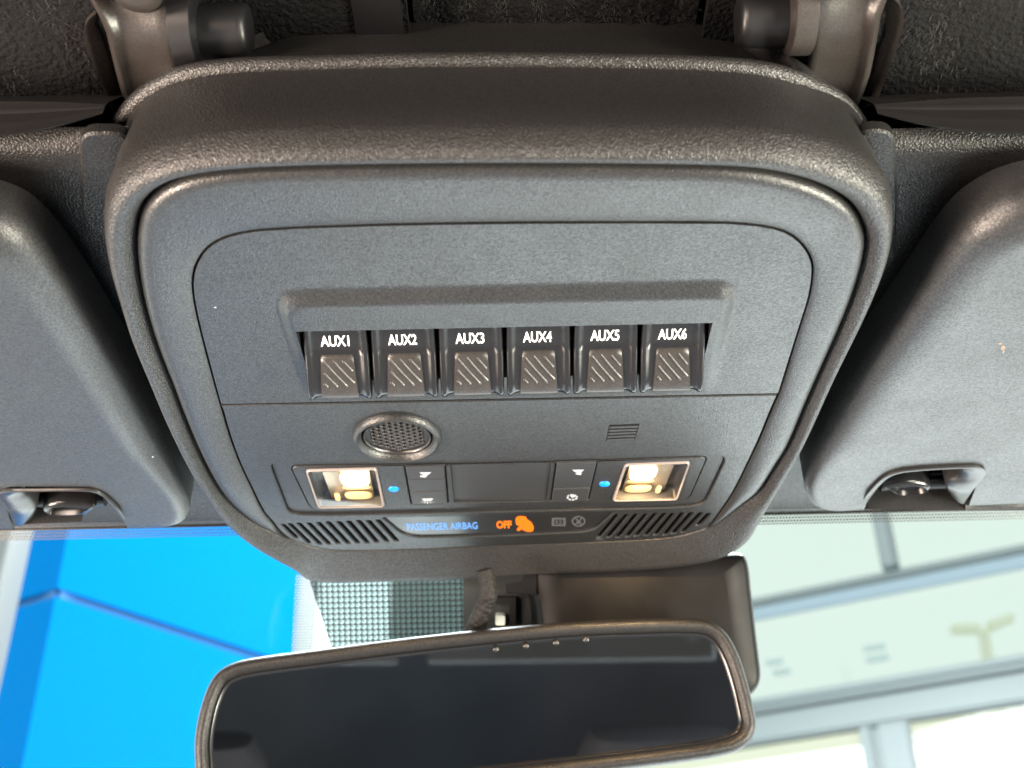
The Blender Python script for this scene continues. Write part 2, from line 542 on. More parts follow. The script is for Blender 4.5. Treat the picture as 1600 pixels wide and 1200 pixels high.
# rolled piping lip over the rear wall and plate rising to the roof
bm = bmesh.new()
pts = [at(ANG[k], RL[k] + .0004, ZL + .0) for k in range(NA) if LO + .02 < ANG[k] < HI - .02]
n = len(pts)
rad = [.0030 * min(1, .35 + 6 * min(i, n - 1 - i) / n) for i in range(n)]
add_tube(bm, pts, rad, 12)
link('rear_piping', bm, 'pebble_plastic', console, 60)
bm = bmesh.new()
top = [(175,235),(184,196),(208,165),(243,136),(292,113),(340,100),(380,84),(420,68),(460,51),(490,43),(540,41),(700,40),(850,40),(1000,42),(1090,44),(1115,50),(1150,68),(1200,86),(1250,108),(1300,142),(1335,180),(1356,228)]
top = smooth([P(x, y, .046 + .050 * (1 - sst(43, 125, y))) for x, y in top], 5, False)
low = [at(a, np.interp(a, _la[_i], _lr[_i]) - .0005, ZL - .002) for a in [math.atan2(p.x - CC.x, -(p.y - CC.y)) for p in top]]
outer = [p + Vector((p.x - CC.x, p.y - CC.y, 0)).normalized() * -.004 + Vector((0, 0, .012)) for p in top]
mids = [[a.lerp(b, f_) for a, b in zip(low, top)] for f_ in (.2, .4, .6, .8)]
rim = [p + (q - p).normalized() * .0012 + Vector((0, 0, .0004)) for p, q in zip(top, outer)]
add_loft(bm, [low] + mids + [top, rim, outer], False)
link('rear_plate', bm, 'pebble_plastic', console, 50)

# ---- switch panel with its raised hood
YB = P(785, 625).y          # seam between the panels
SEAM_L, SEAM_R = P(345, 634), P(1216, 617)
def seam_y(x):
    t = (x - SEAM_L.x) / (SEAM_R.x - SEAM_L.x)
    return SEAM_L.y * (1 - t) + SEAM_R.y * t
def split_outline(L, upper):
    out = []
    for p in L:
        keep = (p.y < seam_y(p.x)) if upper else (p.y > seam_y(p.x))
        if keep:
            out.append(p)
    # order starts so that the cut is between last and first
    n = len(out)
    j = max(range(n), key=lambda i: (out[i] - out[i - 1]).length)
    return out[j:] + out[:j]
CSI = inset2(CS, .0004)
UPO = split_outline(CSI, True)
def reach(p, q):
    """continue the edge q -> p a little past the seam"""
    d_ = (p - q) / (p.y - q.y)
    return p + d_ * (seam_y(p.x) + .002 - p.y)
UPO = [reach(UPO[0], UPO[3])] + UPO + [reach(UPO[-1], UPO[-4])]
HOODX0, HOODX1 = P(428, 470).x, P(1153, 470).x
HY0, HY1, HY2 = .3065, .3135, .3735
HH = .0030
def bump_z(x, y):
    if y >= HY2 or y <= HY0:
        return 0.0
    u = min(x - HOODX0, HOODX1 - x) / .0048
    v = (y - HY0) / .0075
    if u <= 0:
        return 0.0
    rc = 1.7
    d = rc - math.hypot(rc - u, rc - v) if (u < rc and v < rc) else min(u, v)
    f = sst(0, 1, d)
    fall = 1 - max((y - HY1) / (HY2 - HY1), 0)
    return -HH * f * max(0, min(1, .08 + .92 * fall)) * (1 - sst(HY2 - .005, HY2, y))
SLX0, SLX1 = -.0708, .0664
SLY0, SLY1 = .3272, .3600
SWY = .3297                # rear end of the switches
poly = [(p.x, p.y) for p in UPO]
def xspan(y):
    xs = []
    n = len(poly)
    for i in range(n):
        (x1, y1), (x2, y2) = poly[i - 1], poly[i]
        if (y1 - y) * (y2 - y) < 0:
            xs.append(x1 + (x2 - x1) * (y - y1) / (y2 - y1))
    return (min(xs), max(xs)) if len(xs) > 1 else None
ytop = min(p[1] for p in poly)
ybot = min(seam_y(-.09), seam_y(.085)) - .0012
def lin(a, b, n):
    return [a + (b - a) * i / n for i in range(n)]
rows = [ytop + .00003] + [ytop + .0004 * k ** 1.6 for k in range(1, 9)]
rows = rows + lin(rows[-1] + .001, SLY0, 46) + lin(SLY0, SLY1, 30) + lin(SLY1, ybot, 6) + [ybot]
bm = bmesh.new()
grid = []
for y in rows:
    x0, x1 = xspan(min(y, ybot - 1e-5)) or (0, 0)
    c = []
    a0, a1 = HOODX0 - .001, HOODX1 + .001
    if x0 > a0 - .002 or x1 < a1 + .002:
        t0, t1 = x0 + (x1 - x0) * .12, x0 + (x1 - x0) * .88
    else:
        t0, t1 = a0, a1
    if t0 > SLX0 - .002 or t1 < SLX1 + .002:
        u0, u1 = x0 + (x1 - x0) * .2, x0 + (x1 - x0) * .8
    else:
        u0, u1 = SLX0, SLX1
    xs = lin(x0, t0, 8) + lin(t0, u0, 12) + lin(u0, u1, 30) + lin(u1, t1, 12) + lin(t1, x1, 8) + [x1]
    grid.append([bm.verts.new((x, y + (seam_y(x) - .0012 - ybot) * (1 if y >= ybot else max(0, (y - SLY1) / (ybot - SLY1))), H + bump_z(x, y))) for x in xs])
SLOT_EDGE = []
for r in range(len(rows) - 1):
    for c in range(len(grid[0]) - 1):
        if 20 <= c < 50 and SLY0 - 1e-6 <= rows[r] < SLY1 - 1e-6:
            continue
        bm.faces.new((grid[r][c], grid[r][c + 1], grid[r + 1][c + 1], grid[r + 1][c]))
# walls: outside edge and round the slot
be = [e for e in bm.edges if e.is_boundary]
ex = bmesh.ops.extrude_edge_only(bm, edges=be)
for v in [g for g in ex['geom'] if isinstance(g, bmesh.types.BMVert)]:
    v.co.z = H + .0110
link('switch_panel', bm, 'panel_plastic', console, 40)

# ---- lower panel with lamp recess, indicator recess, vents and microphone
LOW = split_outline(CSI, False)
LOW = [p for p in LOW if p.y > seam_y(p.x) + .0003]
e0, e1 = LOW[0], LOW[-1]
lo_out = LOW + []
# close along the seam
xa, xb = LOW[-1].x, LOW[0].x
for k in range(0, 13):
    x = xa + (xb - xa) * k / 12
    lo_out.append(Vector((x, seam_y(x) + .0001, H)))
def px(pts, z=0.0):
    return [P(x, y, z) for x, y in pts]
R1 = rounded(px([(420,722),(800,719),(1138,709),(1100,790),(1040,794),(780,800),(520,806),(452,805)]), [.006,.0,.008,.006,.002,.002,.002,.006])
R2 = rounded(px([(452,731),(800,727),(1107,716),(1076,786),(900,790),(700,797),(486,801)]), [.004,.0,.004,.006,.0,.0,.006])
STRIP = rounded(px([(597,809),(780,806),(960,800),(926,831),(780,838),(636,841)]), [.001,0,.001,.006,0,.008])
VENT_L = [((441,819),(464,841)),((452,818),(484,849)),((466,817),(501,851)),((482,817),(515,851)),((497,816),(530,850)),((512,815),(545,850)),((529,815),(560,849)),((544,814),(575,849)),((560,813),(590,848)),((575,813),(606,847)),((590,812),(621,846))]
VENT_R = [((965,804),(935,840)),((980,804),(950,840)),((995,803),(965,840)),((1010,803),(980,839)),((1025,802),(994,838)),((1039,802),(1009,837)),((1052,802),(1024,836)),((1067,801),(1039,836)),((1081,801),(1052,834)),((1096,801),(1067,832)),((1108,802),(1091,821))]
def slot(a, b, wpx):
    a, b = Vector(a), Vector(b)
    return rounded(px([(a.x - wpx, a.y), (a.x + wpx, a.y), (b.x + wpx, b.y), (b.x - wpx, b.y)]), .0009, 3)
VS = [slot(a, b, 3.4) for a, b in VENT_L + VENT_R]
MIC = px([(953,664.5),(998,663),(991,687),(948,689)])
sc_ = P(620.5, 682)
SR = (P(690.5, 682) - P(550.5, 682)).length / 2
SPK = [Vector((sc_.x + math.cos(a) * SR * .93, sc_.y + math.sin(a) * SR * .93, H)) for a in np.linspace(0, 2 * math.pi, 48, endpoint=False)]
bm = bmesh.new()
plate(bm, lo_out, 0, .0055, .0004, [R1, STRIP, MIC, SPK] + VS, .0004, .0055)
link('lower_panel', bm, 'panel_plastic', console, 30)
# microphone louvres
for k in range(5):
    t0, t1 = (k + .40) / 5, (k + 1.0) / 5
    q = lambda t, u: (MIC[0] * (1 - u) + MIC[1] * u) * (1 - t) + (MIC[3] * (1 - u) + MIC[2] * u) * t
    bm = bmesh.new()
    L = [q(t0, .0), q(t0, 1), q(t1, 1), q(t1, .0)]
    lo = [p + Vector((0, 0, -.0001)) for p in L]
    add_loft(bm, [lo, [p + Vector((0, 0, .002)) for p in lo]], True, True, True)
    link('microphone_slat', bm, 'panel_plastic', console, 0)

# lamp panel, stepped down in the recess
lens_l = px([(476,736),(589,733),(602,793),(496,795)])
lens_r = px([(976,727),(1080,723),(1059,782),(956,784)])
LENS_L, LENS_R = rounded(lens_l, .0022, 4), rounded(lens_r, .0022, 4)
KL = rounded(px([(631,730),(696,728),(701,789),(642,791)]), [.001,.001,.001,.002], 3)
KR = rounded(px([(868,724),(934,722),(920,784),(860,786)]), [.001,.001,.002,.001], 3)
WELL = rounded(px([(704,729),(861,725),(855,786),(710,788)]), .0005, 2)
bm = bmesh.new()
plate(bm, inset2(R1, .0002), .0012, .004, .0003, [R2], .0003, .004)
link('lamp_surround', bm, 'panel_plastic', console, 30)
bm = bmesh.new()
plate(bm, inset2(R2, .0004), .0007, .004, .0004, [LENS_L, LENS_R, KL, KR, WELL], .0003, .004)
lamp_panel = link('lamp_panel', bm, 'frame_plastic', console, 30)
bm = bmesh.new()
Lw = zz(inset2(WELL, .0001), .0016)
bm.faces.new([bm.verts.new(p) for p in Lw])
link('centre_well', bm, 'key_plastic', console, 0)

def split_keys(quad, cuts):
    """quad px corners tl,tr,br,bl -> list of key outlines divided at the cut fractions"""
    tl, tr, br, bl = [Vector(q) for q in quad]
    res = []
    for a, b in zip(cuts[:-1], cuts[1:]):
        res.append([tl.lerp(bl, a), tr.lerp(br, a), tr.lerp(br, b), tl.lerp(bl, b)])
    return res
ICON_Z = -.0001
def icon_poly(bm, pts, z):
    L = px(pts, z)
    bm.faces.new([bm.verts.new(p) for p in L])
def key_set(quad, cuts, rad, icons, bulge):
    for qi, q in enumerate(split_keys([Vector((*c, 0)) for c in quad], cuts)):
        pts = [P(v.x, v.y) for v in q]
        L = inset2(rounded(pts, .0006, 3), .00022)
        bm = bmesh.new()
        plate(bm, L, .0002 + bulge, .004, .0004)
        key = link('lamp_key', bm, 'key_plastic', console, 30)
        if qi in icons:
            bm = bmesh.new()
            for pl in icons[qi]:
                icon_poly(bm, pl, .0002 + bulge - .00008)
            link('icon', bm, 'print_icon', key, 0, recalc=False)
# icon: lamp shade with rays, drawn as small flat strokes
def rays(cx, cy, s, spread, n=5):
    out = [[(cx - 10 * s, cy - 4 * s), (cx + 10 * s, cy - 4.6 * s), (cx + 6 * s, cy - .8 * s), (cx - 6 * s, cy - .4 * s)]]
    for k in range(n):
        u = (k - (n - 1) / 2) / ((n - 1) / 2)
        x0, x1 = cx + u * 6 * s, cx + u * spread * s
        out.append([(x0 - .7, cy + .3 * s), (x0 + .7, cy + .3 * s), (x1 + .9, cy + (4.5 - 2.4 * abs(u)) * s), (x1 - .9, cy + (4.5 - 2.4 * abs(u)) * s)])
    return out
def cone(cx, cy, s):
    return [[(cx - 9, cy - 4), (cx + 10, cy - 4.2), (cx + 5, cy - .2), (cx - 1, cy + .4), (cx - 5, cy - 1)],
            [(cx - 2 * s - 6, cy + 1.0), (cx - 1 * s + 5, cy + .2), (cx - 2 * s + 3, cy + 4.2), (cx - 2 * s - 5, cy + 3.2)]]
key_set([(632.5,731),(695,729),(700,788),(643,790)], [0, .34, .66, 1], .001, {0: cone(664, 742, 1), 2: rays(668, 783, .95, 11)}, .0)
ring = []
for k in range(8):
    a, b = k * math.pi / 4 + .3, (k + .7) * math.pi / 4 + .3
    ring.append([(894 + 6 * math.cos(a), 777 + 3 * math.sin(a)), (894 + 9 * math.cos(a), 777 + 5 * math.sin(a)), (894 + 9 * math.cos(b), 777 + 5 * math.sin(b)), (894 + 6 * math.cos(b), 777 + 3 * math.sin(b))])
ring.append([(891, 774), (897, 772), (899, 776), (893, 778)])
key_set([(869.5,725),(933,723),(919,783),(861,785)], [0, .66, 1], .001, {0: cone(903, 738, -1), 1: ring}, .0)

# blue status dots
for cx, cy in ((615, 764), (944.5, 756)):
    c = P(cx, cy, .0007)
    bm = bmesh.new()
    r = .0023
    lo = [[c + Vector((math.cos(a) * r * f, math.sin(a) * r * f, z)) for a in np.linspace(0, 2 * math.pi, 24, endpoint=False)] for f, z in ((1, .0002), (.92, -.0003), (.6, -.0006), (.2, -.0007))]
    add_loft(bm, lo, True, False, True)
    link('status_light', bm, 'lit_blue', console, 60)

# map lamps: cavity, reflector, bulb and clear lens with a bright rim
def map_lamp(lq, outline, side, lit):
    o = inset2(outline, .0001)
    bm = bmesh.new()
    add_loft(bm, [zz(o, .0012), zz(inset2(o, .0008), .0050), zz(inset2(o, .002), .0058)], True, False, True)
    cav = link('map_lamp', bm, 'lamp_housing', console, 40)
    def q(u, v, z):
        a = lq[0].lerp(lq[1], u); b = lq[3].lerp(lq[2], u)
        p = a.lerp(b, v)
        return Vector((p.x, p.y, H + z))
    m = (lambda u: u) if side < 0 else (lambda u: 1 - u)
    def sheet(name, u0, u1, v0, v1, z0, z1, matn, curve=.0, nu=8, nv=6):
        bm = bmesh.new()
        g = []
        for i in range(nu + 1):
            for j in range(nv + 1):
                u, v = i / nu, j / nv
                zc = z0 * (1 - v) + z1 * v + curve * (4 * u * (1 - u) + 4 * v * (1 - v)) * .5
                g.append(bm.verts.new(q(m(u0 + (u1 - u0) * u), v0 + (v1 - v0) * v, zc)))
        for i in range(nu):
            for j in range(nv):
                a = i * (nv + 1) + j
                bm.faces.new((g[a], g[a + nv + 1], g[a + nv + 2], g[a + 1]))
        return link(name, bm, matn, cav, 60)
    sheet('reflector', .20, .84, .26, .99, .0050, .0046, 'reflector', .0004)
    sheet('reflector_wing', .20, .42, .22, .80, .0032, .0046, 'reflector', .0003)
    # glowing bulb: flattened capsule
    def capsule(name, cu, cv, ru, rv, z, h, matn):
        c = q(m(cu), cv, z)
        ex = q(m(cu + ru), cv, z) - c; ey = q(m(cu), cv + rv, z) - c
        bm = bmesh.new()
        lo = []
        for t in np.linspace(0, math.pi, 9):
            s = max(math.sin(t), .02)
            L = []
            for a in np.linspace(0, 2 * math.pi, 24, endpoint=False):
                ca, sa = math.cos(a), math.sin(a)
                ca = math.copysign(abs(ca) ** .6, ca); sa = math.copysign(abs(sa) ** .6, sa)
                L.append(c + ex * ca * s + ey * sa * s + Vector((0, 0, h * math.cos(t))))
            lo.append(L)
        add_loft(bm, lo, True, True, True)
        return link(name, bm, matn, cav, 60)
    capsule('bulb', .63, .40, .20, .19, .0030, .0012, 'bulb_lit')
    capsule('light_bar', .62, .86, .20, .10, .0036, .0007, 'bulb_dim')
    capsule('light_lip', .63, .615, .21, .045, .0030, .0006, 'bulb_dim')
    capsule('bulb_pin', .31, .86, .038, .10, .0030, .0008, 'bulb_dim')
    # clear lens with raised rim
    bm = bmesh.new()
    L0 = outline
    add_loft(bm, [zz(inset2(L0, .00015), .0012), zz(inset2(L0, .00015), .0003), zz(inset2(L0, .0005), -.0001), zz(inset2(L0, .0010), .0001)], True, False, False)
    link('lens_rim', bm, 'lens_edge', cav, 60)
    bm = bmesh.new()
    bm.faces.new([bm.verts.new(p) for p in zz(inset2(L0, .0008), .0003)])
    link('lens', bm, 'lens_clear', cav, 0)
    c = q(m(.62), .30, -.0012)
    pl = bpy.data.lights.new('map_lamp_glow', 'AREA')
    pl.shape = 'RECTANGLE'; pl.size = .008; pl.size_y = .004
    pl.energy = lit; pl.color = (1.0, .66, .32)
    lo_ = bpy.data.objects.new('map_lamp_glow', pl); COL.objects.link(lo_); lo_.location = c
    lo_.rotation_euler = (math.radians(20), 0, 0)
map_lamp(lens_l, LENS_L, -1, .018)
map_lamp(lens_r, LENS_R, 1, .10)

# ---- airbag indicator strip
bm = bmesh.new()
plate(bm, inset2(STRIP, .0003), .0010, .004, .0002)
strip = link('airbag_indicator', bm, 'smoke_panel', console, 30)
def text_obj(s, name, matn, parent, origin, ex, ey, height, width, bold=.02, proud=.00008, spacing=1.0):
    cu = bpy.data.curves.new('t', 'FONT')
    cu.body = s; cu.size = 1.0; cu.align_x = 'CENTER'; cu.align_y = 'CENTER'
    cu.offset = bold
    cu.space_character = spacing
    cu.resolution_u = 3
    to = bpy.data.objects.new('t', cu); COL.objects.link(to)
    dg = bpy.context.evaluated_depsgraph_get()
    me = bpy.data.meshes.new_from_object(to.evaluated_get(dg))
    bpy.data.objects.remove(to); bpy.data.curves.remove(cu)
    xs = [v.co.x for v in me.vertices]; ys = [v.co.y for v in me.vertices]
    x0, x1, y0, y1 = min(xs), max(xs), min(ys), max(ys)
    nrm = ex.cross(ey).normalized()
    for v in me.vertices:
        u = ((v.co.x - x0) / (x1 - x0) - .5) * width
        t = ((v.co.y - y0) / (y1 - y0) - .5) * height
        v.co = origin + ex * u + ey * t + nrm * proud
    me.materials.clear(); me.materials.append(MATS[matn])
    me.name = name
    return link_mesh(name, me, parent)
def text_px(s, name, matn, parent, pxc, wpx, hpx, z, **kw):
    c = P(*pxc, z)
    l, r = P(pxc[0] - wpx / 2, pxc[1] + wpx * .0105, z), P(pxc[0] + wpx / 2, pxc[1] - wpx * .0105, z)
    t, b = P(pxc[0], pxc[1] - hpx / 2, z), P(pxc[0], pxc[1] + hpx / 2, z)
    ex = (r - l).normalized(); ey = Vector((0, -1, 0)); ey = (ey - ex * ey.dot(ex)).normalized()
    return text_obj(s, name, matn, parent, c, ex, ey, abs(t.y - b.y), (r - l).length, **kw)
text_px('PASSENGER AIRBAG', 'lettering', 'print_blue', strip, (691, 822), 110, 11, .0010, bold=.012)
text_px('OFF', 'lit_lettering', 'lit_orange', strip, (787.5, 819.5), 24, 12, .0010, bold=.05)
bm = bmesh.new()
def ell(cx, cy, rx, ry, n=14):
    return [(cx + rx * math.cos(a), cy + ry * math.sin(a)) for a in np.linspace(0, 2 * math.pi, n, endpoint=False)]
for pl, dz in (([(807,808),(821,807),(823,812),(815,821),(807,820)], 0), ([(817,810),(826,813),(832,819),(832,826),(824,822),(815,815)], .00002),
           ([(822,815),(833,821),(833,829),(826,831),(817,828),(814,822)], .00004), ([(808,826),(815,820),(819,823),(812,829),(808,829)], .00006)):
    L = [P(x, y, .0010 - .0001 - dz) for x, y in smooth([Vector((a, b, 0)) for a, b in pl], 3) and [(v.x, v.y) for v in smooth([Vector((a, b, 0)) for a, b in pl], 3)]]
    bm.faces.new([bm.verts.new(p) for p in L])
link('seat_symbol', bm, 'lit_orange', strip, 0, recalc=False)
bm = bmesh.new()
for r in range(2):
    for (x0, y0, x1, y1) in (((862, 809, 884, 812), (862, 819.5, 884, 822), (862, 812, 866, 819.5), (880, 812, 884, 819.5), (868, 813, 871, 818.5), (873, 813.5, 878, 815), (873, 816.5, 878, 818.5)) if r == 0 else ()):
        bm.faces.new([bm.verts.new(P(x, y, .0009)) for x, y in ((x0, y0), (x1, y0), (x1, y1), (x0, y1))])
link('square_symbol', bm, 'print_grey', strip, 0, recalc=False)
bm = bmesh.new()
o_, i_ = [P(x, y, .0009) for x, y in ell(904, 814.5, 11, 8.5, 20)], [P(x, y, .0009) for x, y in ell(904, 814.5, 8.4, 6.2, 20)]
add_loft(bm, [o_, i_])
bm.faces.new([bm.verts.new(P(x, y, .0009)) for x, y in ell(904, 816, 3.4, 2.6)])
bm.faces.new([bm.verts.new(P(x, y, .00088)) for x, y in ((898, 810), (900, 809), (910, 819), (908, 820))])
bm.faces.new([bm.verts.new(P(x, y, .00086)) for x, y in ((908, 809), (910, 810), (900, 820), (898, 819))])
link('round_symbol', bm, 'print_grey', strip, 0, recalc=False)

# ---- speaker: dished ring, inner ring and perforated grille
sc_ = P(620.5, 682)
SR = (P(690.5, 682) - P(550.5, 682)).length / 2
bm = bmesh.new()
def circ(r, z, n=64, c=sc_):
    return [Vector((c.x + math.cos(a) * r, c.y + math.sin(a) * r, H + z)) for a in np.linspace(0, 2 * math.pi, n, endpoint=False)]
add_loft(bm, [circ(SR * f, z) for f, z in ((1.0, .0012), (1.0, -.0002), (.985, -.0010), (.95, -.0024), (.90, -.0027), (.84, -.0018), (.80, -.0005), (.79, .0003), (.785, .002))])
ringo = link('speaker_ring', bm, 'frame_plastic', console, 60)
bm = bmesh.new()
add_loft(bm, [circ(SR * f, z) for f, z in ((.765, .0015), (.765, -.0002), (.75, -.0006), (.735, -.0004), (.72, .0004))])
link('grille_rim', bm, 'trim_plastic', ringo, 60)
bm = bmesh.new()
RGR = SR * .725
pit = RGR * 2 / 9.6
hexes = []
for i in range(-6, 7):
    for j in range(-6, 7):
        cx = i * pit * .866
        cy = (j + (.5 if i % 2 else 0)) * pit
        if math.hypot(cx, cy) < RGR * .86:
            hexes.append((cx, cy))
for cx, cy in hexes:
    o6, m6, i6, b6 = [], [], [], []
    for k in range(12):
        a = k * math.pi / 6
        # hexagon boundary radius at angle a (flat sides meet neighbours)
        d = pit / 2 / max(math.cos(((a - math.pi / 6 + math.pi / 6) % (math.pi / 3)) - math.pi / 6), .5)
        aa = a + math.pi / 6
        d = (pit / 2) / math.cos(((aa) % (math.pi / 3)) - math.pi / 6)
        o6.append(Vector((sc_.x + cx + math.cos(aa + math.pi / 6 - math.pi / 6) * d, sc_.y + cy + math.sin(aa) * d, H + .0006)))
        for lst, rr, z in ((m6, .40, .0003), (i6, .34, .0006), (b6, .33, .0022)):
            lst.append(Vector((sc_.x + cx + math.cos(aa) * pit * rr, sc_.y + cy + math.sin(aa) * pit * rr, H + z)))
    add_loft(bm, [o6, m6, i6, b6])
link('grille', bm, 'trim_plastic', ringo, 50)
bm = bmesh.new()
add_loft(bm, [circ(SR * .735, .0006), circ(SR * .60, .0007)])
link('grille_border', bm, 'trim_plastic', ringo, 0)
bm = bmesh.new()
flat(bm, circ(SR * .78, 0), .0030)
link('speaker_cone', bm, 'black_gap', ringo, 0)

# ---- AUX switches (one prototype, copied)
SWW, PITCH, SWL = .0217, .0227, .0272
SWX = [(SLX0 + SLX1) / 2 + (k - 2.5) * PITCH for k in range(6)]
def ridge_z(v):
    vs = [-.003, .0013, .0095, .0101, .0108, .0160, .0205, .0228, .0245, .0254, .0262, .0268, .0272]
    zs = [.0030, .0010, -.0032, -.0036, -.0041, -.0080, -.0110, -.0120, -.0120, -.0112, -.0090, -.0050, .0040]
    return float(np.interp(v, vs, zs))
def body_mesh():
    bm = bmesh.new()
    us = [-.5, -.5, -.492, -.475, -.45, -.425, -.40, -.375, -.345, -.31, -.29, -.2, 0]
    zs_t = [.004, .0012, .0004, 0, -.0001, 0, .0004, .0008, .0011, .0013, .0013, .0013, .0013]
    us = us + [-u for u in reversed(us[:-1])]
    zs_t = zs_t + list(reversed(zs_t[:-1]))
    vs = [-.003, 0, .0013, .004, .007, .0090, .0098, .0104, .0112, .0125, .014, .016, .018, .020, .0215, .0226, .0236, .0245, .0250, .0255, .0260, .0264, .0268, .0272]
    g = []
    for v in vs:
        tp = .975 + .025 * min(1, max(v, 0) / .012)
        row = []
        for i, (u, z) in enumerate(zip(us, zs_t)):
            z = z * (1.25 if 0 < v < .0100 else 1)
            zz_ = ridge_z(v) + z
            if i in (0, len(us) - 1):
                zz_ = .005
            row.append(bm.verts.new((u * SWW * tp, v, zz_)))
        g.append(row)
    for a, b in zip(g[:-1], g[1:]):
        for i in range(len(us) - 1):
            bm.faces.new((a[i], a[i + 1], b[i + 1], b[i]))
    return bm
def mesh_from(bm, name, matn, ang=40):
    me = bpy.data.meshes.new(name)
    bmesh.ops.recalc_face_normals(bm, faces=bm.faces[:])
    bm.to_mesh(me); bm.free()
    me.materials.append(MATS[matn])
    for p in me.polygons: p.use_smooth = True
    me.set_sharp_from_angle(angle=math.radians(ang))
    return me
def pad_half(v):
    return SWW * (.255 + .055 * (v - .0108) / .0150)
def pad_mesh():
    bm = bmesh.new()
    vs = [.0108, .0110, .0116, .013, .015, .017, .019, .0205, .0218, .0230, .0240, .0247, .0254, .0259, .0264]
    loops = []
    us = [-1, -.985, -.95, -.6, 0, .6, .95, .985, 1]
    uz = [.0012, .0002, -.0001, -.0002, -.0002, -.0002, -.0001, .0002, .0012]
    g = []
    for i, v in enumerate(vs):
        e = .0012 if i == 0 else (.0002 if i == 1 else 0)
        hw = pad_half(v) - (.0006 if i == 0 else .0002 if i == 1 else 0)
        g.append([bm.verts.new((u * hw, v, ridge_z(v) + .0004 + z + e)) for u, z in zip(us, uz)])
    for a, b in zip(g[:-1], g[1:]):
        for i in range(len(us) - 1):
            bm.faces.new((a[i], a[i + 1], b[i + 1], b[i]))
    return bm
def ridge_meshes():
    out = []
    V0, V1 = .0117, .0197
    dx, dy = .62, 1.0
    for k in range(-5, 7):
        # centre line x = x0 + (v-V0)*slope
        x0 = (-.36 + k * .155) * SWW - .0006
        pts = []
        for v in np.linspace(V0, V1, 40):
            x = x0 + (v - V0) * 1.0
            if abs(x) < pad_half(v) - .0008:
                pts.append((x, v))
        if len(pts) < 7:
            continue
        bm = bmesh.new()
        lo = []
        sel = pts[::max(1, len(pts) // 6)]
        if sel[-1] != pts[-1]: sel.append(pts[-1])
        for i, (x, v) in enumerate(sel):
            z = ridge_z(v) + .0003
            e = 1 if 0 < i < len(sel) - 1 else .4
            nx, ny = .78, -.50
            prof_ = ((-.00062, .0003), (-.00046 * e, -.00050 * e), (0, -.00075 * e), (.00046 * e, -.00050 * e), (.00062, .0003))
            lo.append([Vector((x + nx * a, v + ny * a, z + h)) for a, h in prof_])
        add_loft(bm, lo, False)
        out.append(mesh_from(bm, 'ridge', 'pad_plastic', 70))
    return out
bmesh_body, bmesh_pad, bm_ridges = mesh_from(body_mesh(), 'aux_switch', 'switch_plastic', 50), mesh_from(pad_mesh(), 'thumb_pad', 'pad_plastic', 45), ridge_meshes()
SW_ROLL = math.atan2(SEAM_R.y - SEAM_L.y, SEAM_R.x - SEAM_L.x)
for k in range(6):
    loc = Vector((SWX[k], SWY, H))
    body = bpy.data.objects.new('aux_switch', bmesh_body); COL.objects.link(body)
    body.parent = console
    body.matrix_parent_inverse = Matrix.Translation(-Vector(console.location))
    body.location = loc
    for nm, me in [('thumb_pad', bmesh_pad)] + [('ridge', r) for r in bm_ridges]:
        o = bpy.data.objects.new(nm, me); COL.objects.link(o); o.parent = body
    v0 = .0066
    s = (ridge_z(.0090) - ridge_z(.0040)) / .005
    ey = Vector((0, -1, -s)).normalized(); ex = Vector((1, 0, 0))
    org = Vector((-.0003, v0, ridge_z(v0) + .0016))
    t = text_obj('AUX%d' % (k + 1), 'lettering', 'print_white', None, org, ex, ey, .0041, .0097, bold=.018, proud=.00012)
    t.parent = body

# ------------------------------------------------------------------ windshield
WT = P(160, 818, .030)                      # top edge
WY, WZ = WT.y, WT.z
wa = math.radians(36)
WD = Vector((0, math.sin(wa), -math.cos(wa)))   # down the glass
WN = Vector((0, -math.cos(wa), -math.sin(wa)))  # towards the cabin
WTOP = Vector((0, WY, WZ))
def Wp(px_, py_, off=0.0):
    return PP(px_, py_, WTOP + WN * off, WN)
def uvmesh(name, quad, matn, parent, origin, eu, ev):
    bm = bmesh.new()
    uvl = bm.loops.layers.uv.new('UVMap')
    f = bm.faces.new([bm.verts.new(p) for p in quad])
    for lp in f.loops:
        d = lp.vert.co - origin
        lp[uvl].uv = (d.dot(eu), d.dot(ev))
    return link(name, bm, matn, parent, 0, recalc=False)
windshield = thing('windshield', (0, WY, WZ), 'sloping clear windshield glass with dotted black edge print', 'windshield')
XR = Vector((1, 0, 0))
def Wg(x, s, off=0.0):
    return WTOP + XR * x + WD * s + WN * off
bm = bmesh.new()
bm.faces.new([bm.verts.new(p) for p in (Wg(-.72, -.01), Wg(.72, -.01), Wg(.72, .75), Wg(-.72, .75))])
link('glass', bm, 'windshield_glass', windshield, 0)
frit('frit_fine', .00150, .38, (.012, .014, .016), True)
frit('frit_coarse', .0027, .40, (.016, .022, .024), False, tint=(.26, .34, .36))
s0 = 0.0
band_w = (Wp(150, 842) - Wp(150, 820)).length
uvmesh('dot_band', (Wg(-.72, -.01, .002), Wg(.72, -.01, .002), Wg(.72, band_w, .002), Wg(-.72, band_w, .002)), 'frit_fine', windshield, WTOP, XR, WD)
pq = [Wp(484, 908, .003), Wp(760, 900, .003), Wp(760, 1060, .003), Wp(523, 1030, .003)]
uvmesh('dot_patch', pq, 'frit_coarse', windshield, pq[0], XR, WD)
pq2 = [Wp(462, 898, .002), Wp(484, 906, .002), Wp(518, 1020, .002), Wp(455, 1025, .002)]
frit('frit_edge', .00135, .34, (.20, .26, .28), True, tint=(.92, .97, .96))
uvmesh('dot_wedge', pq2, 'frit_edge', windshield, pq2[0], XR, WD)


